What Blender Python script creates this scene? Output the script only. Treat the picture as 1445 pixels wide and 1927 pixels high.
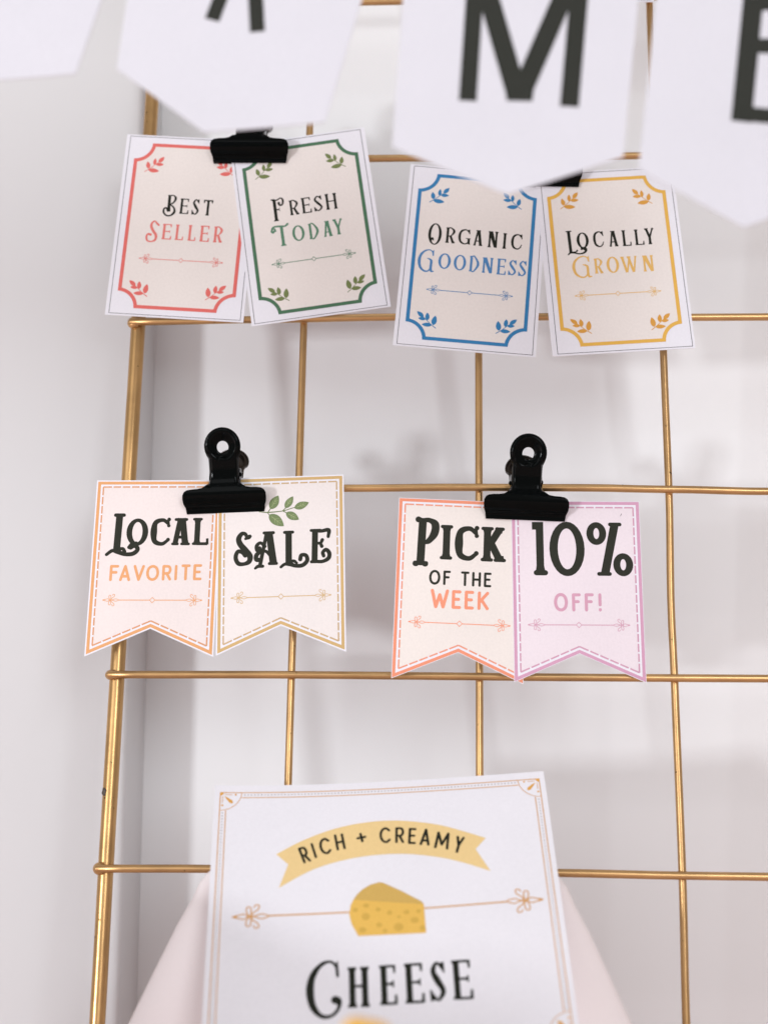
import bpy, math, random
from math import sin, cos, pi, radians, sqrt, atan2, hypot
from mathutils import Vector, Matrix, Euler
from mathutils.geometry import delaunay_2d_cdt

for o in list(bpy.data.objects):
    bpy.data.objects.remove(o)
random.seed(7)
scene = bpy.context.scene
COL = scene.collection
MM = 0.001

# The wire panel leans back 7.5 degrees against the wall.  Everything hung on it is laid out
# in the panel's own frame (mm, x right, z up the panel, y into the wall) and tilted with it.
LEAN = Matrix.Rotation(radians(-7.5), 4, 'X')

# ------------------------------------------------------------------ camera
cd = bpy.data.cameras.new("camera")
cam = bpy.data.objects.new("camera", cd)
COL.objects.link(cam)
cd.sensor_fit = 'VERTICAL'
cd.sensor_height = 36.0
cd.sensor_width = 27.0
cd.lens = 51.26
cd.clip_start = 0.01
cd.clip_end = 50
cam.matrix_world = LEAN @ (Matrix.Translation((0.15142, -0.61080, -0.40975)) @
                           Euler((1.8282400, -0.0142444, 0.0507445), 'XYZ').to_matrix().to_4x4())
cd.dof.use_dof = True
cd.dof.focus_distance = 0.622
cd.dof.aperture_fstop = 51.26 / 9.0
cd.dof.aperture_blades = 0
scene.camera = cam

# ------------------------------------------------------------------ world, lamps, exposure
world = bpy.data.worlds.new("World")
scene.world = world
world.use_nodes = True
bg = world.node_tree.nodes["Background"]
bg.inputs[0].default_value = (1.0, 0.93, 0.905, 1)
bg.inputs[1].default_value = 0.46


def lamp(name, loc, target, size, power, color, size_y=None):
    l = bpy.data.lights.new(name, 'AREA')
    l.shape = 'RECTANGLE'
    l.size = size
    l.size_y = size_y or size
    l.energy = power
    l.color = color
    o = bpy.data.objects.new(name, l)
    COL.objects.link(o)
    o.location = loc
    o.rotation_euler = (Vector(target) - Vector(loc)).to_track_quat('-Z', 'Y').to_euler()
    return o


lamp("ceiling_light", (0.10, -0.75, 1.25), (0.12, 0, -0.2), 0.5, 1.2, (0.93, 0.96, 1.0))
lamp("left_fill_light", (-0.65, -1.6, 0.25), (0.05, 0, -0.3), 1.5, 4.6, (0.94, 0.965, 1.0), 0.7)  # added wide source behind the camera for wall reflections and wire highlights
lamp("right_fill_light", (0.75, -1.7, 0.18), (0.2, 0, -0.4), 0.45, 9.5, (0.925, 0.96, 1.0), 0.8)  # added source behind the camera for wall reflections and extra frontal light
_p = LEAN @ Vector((-0.9, -1.2, -0.56))
lamp("small_bulb", tuple(_p), (0.14, 0, -0.28), 0.125, 9.0, (0.935, 0.96, 1.0))
scene.view_settings.view_transform = 'Standard'
scene.view_settings.look = 'None'
scene.view_settings.exposure = 0.10
scene.view_settings.gamma = 1.0


# ------------------------------------------------------------------ materials
def lin(c):
    c = c / 255.0
    return c / 12.92 if c <= 0.04045 else ((c + 0.055) / 1.055) ** 2.4


def ink(r, g, b, white=(240, 236, 242), top=0.775):
    return tuple(min(0.9, lin(v) / lin(w) * top) for v, w in zip((r, g, b), white)) + (1,)


def new_mat(name):
    m = bpy.data.materials.new(name)
    m.use_nodes = True
    nt = m.node_tree
    return m, nt, nt.nodes["Principled BSDF"]


def paper_mat(name, col, rough=0.62, grain=0.035, scale=900, bump=0.12, spec=0.35):
    m, nt, b = new_mat(name)
    tc = nt.nodes.new("ShaderNodeTexCoord")
    n1 = nt.nodes.new("ShaderNodeTexNoise")
    n1.inputs["Scale"].default_value = scale
    n1.inputs["Detail"].default_value = 4
    n2 = nt.nodes.new("ShaderNodeTexNoise")
    n2.inputs["Scale"].default_value = 22
    nt.links.new(tc.outputs["Object"], n1.inputs["Vector"])
    nt.links.new(tc.outputs["Object"], n2.inputs["Vector"])
    add = nt.nodes.new("ShaderNodeMath")
    add.operation = 'ADD'
    nt.links.new(n1.outputs["Fac"], add.inputs[0])
    nt.links.new(n2.outputs["Fac"], add.inputs[1])
    mr = nt.nodes.new("ShaderNodeMapRange")
    mr.inputs["From Min"].default_value = 0.6
    mr.inputs["From Max"].default_value = 1.4
    nt.links.new(add.outputs[0], mr.inputs["Value"])
    mix = nt.nodes.new("ShaderNodeMix")
    mix.data_type = 'RGBA'
    mix.inputs["A"].default_value = tuple(max(0, c * (1 - grain) ) for c in col[:3]) + (1,)
    mix.inputs["B"].default_value = tuple(min(1, c * (1 + grain) + grain * 0.1) for c in col[:3]) + (1,)
    nt.links.new(mr.outputs[0], mix.inputs["Factor"])
    nt.links.new(mix.outputs["Result"], b.inputs["Base Color"])
    b.inputs["Roughness"].default_value = rough
    b.inputs["Specular IOR Level"].default_value = spec
    bp = nt.nodes.new("ShaderNodeBump")
    bp.inputs["Strength"].default_value = bump
    bp.inputs["Distance"].default_value = 0.0002
    nt.links.new(n1.outputs["Fac"], bp.inputs["Height"])
    nt.links.new(bp.outputs[0], b.inputs["Normal"])
    return m


def gold_mat(name, base, chip=None):
    m, nt, b = new_mat(name)
    tc = nt.nodes.new("ShaderNodeTexCoord")
    mp = nt.nodes.new("ShaderNodeMapping")
    nt.links.new(tc.outputs["Object"], mp.inputs["Vector"])
    n1 = nt.nodes.new("ShaderNodeTexNoise")
    n1.inputs["Scale"].default_value = 260
    n1.inputs["Detail"].default_value = 6
    n1.inputs["Roughness"].default_value = 0.65
    nt.links.new(tc.outputs["Object"], n1.inputs["Vector"])
    n2 = nt.nodes.new("ShaderNodeTexNoise")
    n2.inputs["Scale"].default_value = 38
    n2.inputs["Detail"].default_value = 3
    nt.links.new(tc.outputs["Object"], n2.inputs["Vector"])
    r = nt.nodes.new("ShaderNodeValToRGB")
    r.color_ramp.elements[0].position = 0.33
    r.color_ramp.elements[0].color = tuple(c * 0.84 for c in base) + (1,)
    r.color_ramp.elements[1].position = 0.66
    r.color_ramp.elements[1].color = tuple(min(1, c * 1.15) for c in base) + (1,)
    nt.links.new(n2.outputs["Fac"], r.inputs[0])
    # small dark pits where the gold paint has gone
    v = nt.nodes.new("ShaderNodeTexNoise")
    v.inputs["Scale"].default_value = 420
    v.inputs["Detail"].default_value = 2
    nt.links.new(tc.outputs["Object"], v.inputs["Vector"])
    vr = nt.nodes.new("ShaderNodeMapRange")
    vr.inputs["From Min"].default_value = 0.725
    vr.inputs["From Max"].default_value = 0.77
    nt.links.new(v.outputs["Fac"], vr.inputs["Value"])
    mx = nt.nodes.new("ShaderNodeMix")
    mx.data_type = 'RGBA'
    mx.inputs["B"].default_value = (0.10, 0.055, 0.02, 1)
    nt.links.new(vr.outputs[0], mx.inputs["Factor"])
    nt.links.new(r.outputs[0], mx.inputs["A"])
    nt.links.new(mx.outputs["Result"], b.inputs["Base Color"])
    b.inputs["Metallic"].default_value = 0.9
    rr = nt.nodes.new("ShaderNodeMapRange")
    rr.inputs["To Min"].default_value = 0.25
    rr.inputs["To Max"].default_value = 0.38
    nt.links.new(n1.outputs["Fac"], rr.inputs["Value"])
    nt.links.new(rr.outputs[0], b.inputs["Roughness"])
    bp = nt.nodes.new("ShaderNodeBump")
    bp.inputs["Strength"].default_value = 0.3
    bp.inputs["Distance"].default_value = 0.0002
    nt.links.new(n1.outputs["Fac"], bp.inputs["Height"])
    nt.links.new(bp.outputs[0], b.inputs["Normal"])
    return m


M_WHITE = paper_mat("white_card_stock", (0.78, 0.785, 0.84, 1), spec=.2)
M_SHEET = paper_mat("white_sheet_paper", (0.78, 0.77, 0.815, 1), rough=0.5, spec=.25)
M_GOLD = gold_mat("gold_painted_metal", (0.50, 0.305, 0.13))
M_WIRE = gold_mat("gold_painted_wire", (0.53, 0.325, 0.145))


def inkm(name, r, g, b, **k):
    return paper_mat(name, ink(r, g, b), grain=0.05, bump=0.08, **{"spec": .18, **k})


I_DARK = inkm("black_ink", 30, 32, 24, rough=0.6, spec=.15)
I_BOLD = inkm("heavy_black_ink", 42, 43, 35, rough=0.6, spec=.15)
I_LINE = inkm("grey_hairline_ink", 64, 58, 68)


def black_metal():
    m, nt, b = new_mat("black_enamel")
    b.inputs["Base Color"].default_value = (0.0008, 0.0016, 0.0016, 1)
    b.inputs["Roughness"].default_value = 0.2
    b.inputs["Specular IOR Level"].default_value = 0.075
    tc = nt.nodes.new("ShaderNodeTexCoord")
    n = nt.nodes.new("ShaderNodeTexNoise")
    n.inputs["Scale"].default_value = 700
    n.inputs["Detail"].default_value = 3
    nt.links.new(tc.outputs["Object"], n.inputs["Vector"])
    rr = nt.nodes.new("ShaderNodeMapRange")
    rr.inputs["To Min"].default_value = 0.06
    rr.inputs["To Max"].default_value = 0.16
    nt.links.new(n.outputs["Fac"], rr.inputs["Value"])
    nt.links.new(rr.outputs[0], b.inputs["Roughness"])
    bp = nt.nodes.new("ShaderNodeBump")
    bp.inputs["Strength"].default_value = 0.25
    bp.inputs["Distance"].default_value = 0.00008
    nt.links.new(n.outputs["Fac"], bp.inputs["Height"])
    nt.links.new(bp.outputs[0], b.inputs["Normal"])
    return m


M_CLIP = black_metal()
M_BACK, _nt, _b = new_mat("dark_nickel")
_b.inputs["Base Color"].default_value = (0.045, 0.036, 0.03, 1)
_b.inputs["Metallic"].default_value = 0.9
_b.inputs["Roughness"].default_value = 0.25
M_SPRING, _nt, _b = new_mat("dark_spring_steel")
_b.inputs["Base Color"].default_value = (0.12, 0.10, 0.085, 1)
_b.inputs["Metallic"].default_value = 1.0
_b.inputs["Roughness"].default_value = 0.3


# ------------------------------------------------------------------ object helpers
def prop(o, label=None, cat=None, group=None, kind=None):
    if label: o['label'] = label
    if cat: o['category'] = cat
    if group: o['group'] = group
    if kind: o['kind'] = kind


def thing(name, label, cat, matrix=None, group=None):
    o = bpy.data.objects.new(name, None)
    COL.objects.link(o)
    o.empty_display_size = 0.01
    o.matrix_world = matrix if matrix is not None else Matrix.Identity(4)
    prop(o, label, cat, group)
    return o


def mesh_obj(name, verts, faces, mat, parent=None, smooth=False, scale=MM):
    me = bpy.data.meshes.new(name)
    me.from_pydata([tuple(c * scale for c in v) for v in verts], [], faces)
    me.validate()
    me.materials.append(mat)
    if smooth:
        me.polygons.foreach_set("use_smooth", [True] * len(me.polygons))
    me.update()
    o = bpy.data.objects.new(name, me)
    COL.objects.link(o)
    if parent:
        o.parent = parent
    return o


# ------------------------------------------------------------------ flat print: polygons joined by a constrained triangulation
class Shape:
    """collects overlapping flat polygons (mm) and returns their union as triangles"""
    def __init__(self):
        self.polys = []

    def poly(self, pts):
        self.polys.append([tuple(p) for p in pts])

    def disc(self, x, y, r, ry=None, n=14, rot=0):
        ry = ry or r
        self.poly([(x + r * cos(a) * cos(rot) - ry * sin(a) * sin(rot),
                    y + r * cos(a) * sin(rot) + ry * sin(a) * cos(rot))
                   for a in (2 * pi * i / n for i in range(n))])

    def ribbon(self, pts, ws, cap=True, closed=False):
        n = len(pts)
        L, R = [], []
        for i in range(n):
            a = pts[(i - 1) % n] if (i > 0 or closed) else pts[0]
            b = pts[(i + 1) % n] if (i < n - 1 or closed) else pts[-1]
            dx, dy = b[0] - a[0], b[1] - a[1]
            l = hypot(dx, dy) or 1e-9
            nx, ny = -dy / l, dx / l
            w = ws[i] / 2
            L.append((pts[i][0] + nx * w, pts[i][1] + ny * w))
            R.append((pts[i][0] - nx * w, pts[i][1] - ny * w))
        for i in range(n if closed else n - 1):
            j = (i + 1) % n
            self.poly([L[i], L[j], R[j]])
            self.poly([L[i], R[j], R[i]])
        if cap and not closed:
            self.disc(*pts[0], ws[0] / 2)
            self.disc(*pts[-1], ws[-1] / 2)

    def line(self, a, b, wa, wb=None, cap=False):
        self.ribbon([a, b], [wa, wb if wb is not None else wa], cap)

    def curve(self, pts, ws, cap=True, closed=False, n=7):
        if not hasattr(ws, '__len__'):
            ws = [ws] * len(pts)
        P, Wd = [], []
        m = len(pts)
        segs = m if closed else m - 1
        for i in range(segs):
            p1, p2 = pts[i], pts[(i + 1) % m]
            p0 = pts[(i - 1) % m] if (i > 0 or closed) else (2 * p1[0] - p2[0], 2 * p1[1] - p2[1])
            p3 = pts[(i + 2) % m] if (i < m - 2 or closed) else (2 * p2[0] - p1[0], 2 * p2[1] - p1[1])
            for k in range(n):
                t = k / n
                q = []
                for c in (0, 1):
                    q.append(0.5 * (2 * p1[c] + (p2[c] - p0[c]) * t + (2 * p0[c] - 5 * p1[c] + 4 * p2[c] - p3[c]) * t * t
                                    + (3 * p1[c] - p0[c] - 3 * p2[c] + p3[c]) * t ** 3))
                P.append(tuple(q))
                w1, w2 = ws[i], ws[(i + 1) % m]
                u = t * t * (3 - 2 * t)
                Wd.append(w1 + (w2 - w1) * u)
        if not closed:
            P.append(pts[-1]); Wd.append(ws[-1])
        self.ribbon(P, Wd, cap, closed)

    def tris(self):
        vs, fs = [], []
        for p in self.polys:
            base = len(vs)
            vs += [Vector(q) for q in p]
            # keep faces counter-clockwise
            a = sum(p[i][0] * p[(i + 1) % len(p)][1] - p[(i + 1) % len(p)][0] * p[i][1] for i in range(len(p)))
            idx = list(range(base, base + len(p)))
            if abs(a) < 1e-7:
                continue
            fs.append(idx if a > 0 else idx[::-1])
        ov, _, of, _, _, orig = delaunay_2d_cdt(vs, [], fs, 0, 1e-5)
        keep = [f for f, o in zip(of, orig) if o]
        return [(v.x, v.y) for v in ov], keep


def subdivide_x(verts, faces, step=4.0):
    """cut a triangle soup along x and z so that it can follow a bend"""
    import bmesh
    bm = bmesh.new()
    bv = [bm.verts.new((x, 0, y)) for x, y in verts]
    for f in faces:
        try:
            bm.faces.new([bv[i] for i in f])
        except ValueError:
            pass
    x0 = min(v[0] for v in verts); x1 = max(v[0] for v in verts)
    k = math.ceil(x0 / step)
    while k * step < x1:
        g = list(bm.verts) + list(bm.edges) + list(bm.faces)
        bmesh.ops.bisect_plane(bm, geom=g, plane_co=(k * step, 0, 0), plane_no=(1, 0, 0), dist=1e-5)
        k += 1
    z0 = min(v[1] for v in verts); z1 = max(v[1] for v in verts)
    k = math.ceil(z0 / (2 * step))
    while k * 2 * step < z1:
        g = list(bm.verts) + list(bm.edges) + list(bm.faces)
        bmesh.ops.bisect_plane(bm, geom=g, plane_co=(0, 0, k * 2 * step), plane_no=(0, 0, 1), dist=1e-5)
        k += 1
    bm.verts.index_update()
    V = [(v.co.x, v.co.z) for v in bm.verts]
    F = [[v.index for v in f.verts] for f in bm.faces]
    bm.free()
    return V, F


def printed(name, shapes, mat, parent, lift, bend=None):
    """one flat printed mark (a list of Shapes) lying 'lift' mm in front of its card"""
    V, F = [], []
    for s in shapes:
        if not s.polys:
            continue
        v, f = s.tris()
        if bend:
            v, f = subdivide_x(v, f)
        b = len(V)
        V += [(x, -lift + (bend(x, z) if bend else 0), z) for x, z in v]
        F += [[b + i for i in t] for t in f]
    return mesh_obj(name, V, F, mat, parent)


def slab(name, outline, thick, mat, parent, bend=None, step=4.0):
    """card stock: the outline with real thickness, front face at y = 0"""
    s = Shape(); s.poly(outline)
    v, f = s.tris()
    if bend:
        v, f = subdivide_x(v, f, step)
    n = len(v)
    fr = [(x, bend(x, z) if bend else 0.0, z) for x, z in v]
    bk = [(x, y + thick, z) for x, y, z in fr]
    cnt = {}
    for t in f:
        for i in range(len(t)):
            a, b = t[i], t[(i + 1) % len(t)]
            cnt[(a, b)] = cnt.get((a, b), 0) + 1
    F = [list(t) for t in f] + [[n + i for i in reversed(t)] for t in f]
    for (a, b) in cnt:
        if (b, a) not in cnt:
            F.append([b, a, n + a, n + b])
    return mesh_obj(name, fr + bk, F, mat, parent)


def inset(poly, d):
    """mitred inset of a counter-clockwise polygon"""
    n = len(poly); out = []
    for i in range(n):
        a, b, c = poly[i - 1], poly[i], poly[(i + 1) % n]
        d1 = (b[0] - a[0], b[1] - a[1]); l1 = hypot(*d1)
        d2 = (c[0] - b[0], c[1] - b[1]); l2 = hypot(*d2)
        n1 = (-d1[1] / l1, d1[0] / l1); n2 = (-d2[1] / l2, d2[0] / l2)
        bx, by = n1[0] + n2[0], n1[1] + n2[1]
        k = d / (1 + n1[0] * n2[0] + n1[1] * n2[1])
        out.append((b[0] + bx * k, b[1] + by * k))
    return out


def ring(s, outer, inner):
    n = len(outer)
    for i in range(n):
        j = (i + 1) % n
        s.poly([outer[i], outer[j], inner[j], inner[i]])


# ------------------------------------------------------------------ lettering
class G:
    """one letter in the box (x, y, W, H); strokes in mm"""
    def __init__(self, x, y, W, H, w, t, s, o, flare=1.0):
        self.S = Shape(); self.x, self.y, self.W, self.H = x, y, W, H
        self.w, self.t, self.s, self.o = w * H, t * H, s * H, o * H
        self.rnd = flare

    def p(self, a, b):
        return (self.x + a * self.W, self.y + b * self.H)

    def serif(self, X, Y, up, L=None, Rr=None, w=None):
        """foot (up=1) or head (up=-1) serif centred on absolute x X at edge Y"""
        w = w or self.w
        L = self.o if L is None else L
        Rr = self.o if Rr is None else Rr
        y = Y + up * self.s / 2
        if L + Rr > 0:
            self.S.line((X - w / 2 - L + self.s * .3, y), (X + w / 2 + Rr - self.s * .3, y), self.s, cap=self.rnd > 0)
            k = self.s * 0.8
            self.S.poly([(X - w / 2 - L * .55, y), (X + w / 2 + Rr * .55, y), (X + w / 2, y + up * (k + self.o * .9)), (X - w / 2, y + up * (k + self.o * .9))])

    def stem(self, X, y0=0, y1=1, sf=(1, 1), w=None, L=None, R=None, X2=None):
        """vertical stem at absolute x X from y0 to y1 (fractions)"""
        w = w or self.w
        X2 = X if X2 is None else X2
        a = (X, self.y + y0 * self.H + (self.s * .4 if sf[0] else 0)); b = (X2, self.y + y1 * self.H - (self.s * .4 if sf[1] else 0))
        self.S.line(a, b, w)
        if sf[0]: self.serif(X, self.y + y0 * self.H, 1, L, R, w)
        if sf[1]: self.serif(X2, self.y + y1 * self.H, -1, L, R, w)

    def c(self, pts, ws, cap=True, closed=False, n=7):
        if not hasattr(ws, '__len__'): ws = [ws] * len(pts)
        self.S.curve([self.p(*q) for q in pts], [v * self.w for v in ws], cap, closed, n)

    def tick(self, X, Y, dy, w0=None, w1=None):
        """small flared terminal on an arm"""
        self.S.line((X, Y), (X, Y + dy), (w0 or self.s * 1.7), (w1 or self.s * .7), cap=self.rnd > 0)


def oval(g, x0, x1, y0, y1, thick, thin, n=28):
    """letter O: outer ellipse minus inner ellipse with stress"""
    cx, cy = (x0 + x1) / 2, (y0 + y1) / 2
    rx, ry = (x1 - x0) / 2, (y1 - y0) / 2
    O = []; I = []
    for i in range(n):
        a = 2 * pi * i / n
        ca, sa = cos(a), sin(a)
        O.append((cx + rx * ca, cy + ry * sa))
        I.append((cx + (rx - thick) * ca, cy + (ry - thin) * sa))
    ring(g.S, O, I)


def serif_glyph(ch, x, y, W, H, bold=False):
    g = G(x, y, W, H, *((0.20, 0.125, 0.10, 0.055) if bold else (0.142, 0.07, 0.06, 0.05)), flare=1.0 if bold else 0)
    w, t, s, o, S = g.w, g.t, g.s, g.o, g.S
    X0, X1, Y0, Y1 = x, x + W, y, y + H
    sx = X0 + w / 2 + o                      # first stem
    Ym = y + .52 * H
    if ch == 'I':
        g.stem(x + W / 2)
    elif ch == '1':
        sx = x + W * .56
        g.stem(sx, w=W * .56, sf=(1, 0), L=W * .14, R=W * .2)
        S.poly([(sx - W * .56, Y1 - H * .145), (sx - W * .56, Y1), (sx, Y1), (sx, Y1 - H * .145)])
    elif ch in 'LEF':
        g.stem(sx, R=(o if ch == 'L' else o * .3))
        if ch in 'LE':
            S.line((sx, Y0 + s / 2), (X1 - s * .4, Y0 + s / 2), s * 1.1)
            S.poly([(X1 - W * .35, Y0 + s * .5), (X1, Y0 + s * .2), (X1 - s * .1, Y0 + H * .25), (X1 - s * 1.0, Y0 + H * .24), (X1 - W * .16, Y0 + s * 1.2)])
        if ch in 'EF':
            XR = X1 - W * .06
            S.line((sx, Y1 - s / 2), (XR - s * .4, Y1 - s / 2), s * 1.1)
            S.poly([(XR - W * .3, Y1 - s * .4), (XR + s * .1, Y1 - s * .1), (XR - s * .1, Y1 - H * .22), (XR - s * .9, Y1 - H * .2), (XR - W * .14, Y1 - s * 1.2)])
            XM = X1 - W * .22
            S.line((sx, Ym), (XM, Ym), s * 1.1)
            S.poly([(XM - s, Ym), (XM, Ym + H * .09), (XM + s * .4, Ym + H * .09), (XM + s * .4, Ym - H * .09), (XM, Ym - H * .09)])
        if ch == 'F':
            g.serif(sx, Y0, 1)
    elif ch == 'T':
        cx = x + W / 2
        g.stem(cx, sf=(1, 0))
        S.line((X0 + s * .5, Y1 - s / 2), (X1 - s * .5, Y1 - s / 2), s * 1.15)
        for sg, XX in ((1, X0), (-1, X1)):
            S.poly([(XX, Y1), (XX + sg * W * .22, Y1 - s * .6), (XX + sg * s * 1.1, Y1 - H * .2), (XX + sg * s * .2, Y1 - H * .22)])
        S.poly([(cx - w * 1.1, Y1 - s), (cx + w * 1.1, Y1 - s), (cx + w / 2, Y1 - s - o), (cx - w / 2, Y1 - s - o)])
    elif ch == 'H':
        g.stem(sx); g.stem(X1 - w / 2 - o)
        S.line((sx, Ym), (X1 - w / 2 - o, Ym), s * 1.1)
    elif ch == 'N':
        tw = w * .8
        g.stem(X0 + o + tw / 2, w=tw); g.stem(X1 - o - tw / 2, w=tw, sf=(0, 1))
        S.poly([(X0 + o * .5, Y1), (X0 + o + w * 1.5, Y1), (X1 - o, Y0), (X1 - o - w * 1.15, Y0)])
    elif ch == 'A':
        ax = x + W * .47
        bl, br = X0 + o + t * .6, X1 - o - w / 2
        S.line((ax - w * .1, Y1), (bl, Y0 + s * .4), t * 1.5, t * 1.5)
        S.line((ax + w * .25, Y1), (br, Y0 + s * .4), w * 1.15, w * 1.15)
        S.line((ax - w * .9, Y1 - s / 2), (ax + w * 1.0, Y1 - s / 2), s * 1.1, cap=bold)
        S.line((bl + W * .1, Y0 + H * .3), (br - W * .08, Y0 + H * .3), s * 1.1)
        g.serif(bl, Y0, 1, o, o, w=t); g.serif(br, Y0, 1, o, o)
    elif ch in 'VW':
        n = 1 if ch == 'V' else 2
        k = [X0 + o + w / 2, X1 - o - t / 2]
        if n == 1:
            m = [(k[0], k[1], x + W / 2)]
        else:
            m = [(k[0], x + W * .56, x + W * .33), (x + W * .5, k[1], x + W * .73)]
        for a, b, c in m:
            S.line((a, Y1 - s * .4), (c, Y0), w * 1.05, w * .95)
            S.line((b, Y1 - s * .4), (c + w * .2, Y0), t * 1.4, t * 1.4)
            S.poly([(c - w * .55, Y0 + H * .03), (c + w * .55, Y0 + H * .03), (c + w * .3, Y0), (c - w * .3, Y0)])
            g.serif(a, Y1, -1); g.serif(b, Y1, -1, w=t)
    elif ch == 'Y':
        cx = x + W * .5
        g.stem(cx, 0, .5, sf=(1, 0))
        S.line((cx, y + .42 * H), (X0 + o + w * .4, Y1 - s * .4), w, w * .95)
        S.line((cx, y + .42 * H), (X1 - o - t * .4, Y1 - s * .4), t * 1.5, t * 1.2)
        g.serif(X0 + o + w * .4, Y1, -1); g.serif(X1 - o - t * .4, Y1, -1, w=t)
    elif ch == 'K':
        g.stem(sx)
        S.line((sx + w * .2, y + .42 * H), (X1 - o - t, Y1 - s * .4), t * 1.5, t * 1.7)
        S.line((sx + w * .5, y + .55 * H), (X1 - o - w * .55, Y0 + s * .4), w, w * 1.05)
        g.serif(X1 - o - t, Y1, -1, w=t); g.serif(X1 - o - w * .55, Y0, 1)
    elif ch in 'RP':
        g.stem(sx, R=o)
        by = .47
        g.S.curve([(sx, Y1 - s / 2), (x + W * .55, Y1 - s / 2), (X1 - w * .62, y + .76 * H), (x + W * .55, y + by * H), (sx, y + by * H)],
                  [s * 1.1, s * 1.3, w * 1.0, s * 1.2, s * 1.1], cap=False)
        if ch == 'R':
            S.line((x + W * .48, y + by * H + s * .3), (X1 - o * .8 - w * .5, Y0 + s * .4), w * .95, w)
            g.serif(X1 - o * .8 - w * .5, Y0, 1, o * .7, o * .8)
    elif ch == 'D':
        g.stem(sx, R=0)
        g.S.curve([(sx, Y1 - s / 2), (x + W * .5, Y1 - s / 2), (X1 - w * .5, y + .5 * H), (x + W * .5, Y0 + s / 2), (sx, Y0 + s / 2)],
                  [s * 1.1, s * 1.4, w * 1.05, s * 1.4, s * 1.1], cap=False)
    elif ch == 'B':
        g.stem(sx, R=0)
        for a, b, e in ((1.0, .53, .1), (.53, 0, 0)):
            g.S.curve([(sx, y + a * H - s / 2), (x + W * .5, y + a * H - s / 2), (X1 - w * .55 - e * W, y + (a + b) / 2 * H), (x + W * .5, y + b * H + s / 2), (sx, y + b * H + s / 2)],
                      [s, s, w, s, s], cap=False)
    elif ch in 'O0':
        oval(g, X0, X1, Y0 - H * .01, Y1 + H * .01, (w * 1.12 if ch == 'O' else .152 * H), (t * 1.1 if ch == 'O' else .128 * H))
    elif ch == 'C' or ch == 'G':
        k = .5 * w
        g.S.curve([(X1 - W * .12, y + .80 * H), (x + W * .60, Y1 - t * .5), (X0 + W * .22, y + .84 * H), (X0 + k, y + .5 * H), (X0 + W * .22, y + .16 * H), (x + W * .60, Y0 + t * .5),
                   (X1 - W * .10, y + .2 * H)], [t * .9, t * 1.1, w * .9, w * (1.2 if bold else 1.05), w * .9, t * 1.1, t * .9], cap=bold)
        S.poly([(X1 - W * .26, Y1 - t * .6), (X1 - W * .07, Y1), (X1 - W * .03, y + .70 * H), (X1 - W * .10, y + .68 * H)])
        if bold:
            S.disc(X1 - W * .09, Y1 - H * .04, t * .55); S.disc(X1 - W * .09, y + .73 * H, t * .5)
            S.disc(X1 - W * .09, y + .22 * H, t * .55)
        if ch == 'G':
            X = X1 - w * .55 - o * .2
            S.line((X, Y0 + H * .04), (X, y + .42 * H), w)
            S.poly([(X - w * 1.5, y + .42 * H), (X + w * .9, y + .42 * H), (X + w * .5, y + .36 * H), (X - w * .5, y + .34 * H)])
            S.poly([(X, Y0 + H * .02), (X1, Y0 - H * .01), (X + w * .5, Y0 + H * .13)])
        elif not bold:
            S.poly([(X1 - W * .18, y + .12 * H), (X1 - W * .02, y + .32 * H), (X1 - W * .1, y + .34 * H), (X1 - W * .2, y + .2 * H)])
    elif ch == 'S':
        g.S.curve([(X1 - W * .16, y + .80 * H), (x + W * .5, Y1 - t * .5), (X0 + w * .75, y + .76 * H), (x + W * .48, y + .53 * H), (X1 - w * .6, y + .25 * H), (x + W * .48, Y0 + t * .5),
                   (X0 + W * .14, y + .19 * H)], [t * .9, t, w * .85, w * 1.1, w * .85, t, t * .9], cap=bold)
        S.poly([(X1 - W * .32, Y1 - t * .5), (X1 - W * .08, Y1 - t * .1), (X1 - W * .06, y + .70 * H), (X1 - W * .16, y + .72 * H)])
        S.poly([(X0 + W * .32, Y0 + t * .5), (X0 + W * .04, Y0 + t * .0), (X0 + W * .02, y + .30 * H), (X0 + W * .14, y + .28 * H)])
    elif ch == '%':
        # two small o with a slanted flared bar
        for (a, b, c, d) in ((0, .435, .575, 1.0), (.565, 1.0, 0, .425)):
            oval(g, x + a * W, x + b * W, y + c * H, y + d * H, W * .155, H * .11)
        S.line((x + W * .38, Y0 + s * .4), (x + W * .625, Y1 - s * .4), H * .15)
        S.line((x + W * .25, Y0 + s * .42), (x + W * .485, Y0 + s * .42), H * .07, cap=True)
        S.line((x + W * .525, Y1 - s * .42), (x + W * .735, Y1 - s * .42), H * .07, cap=True)
    return g.S


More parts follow.
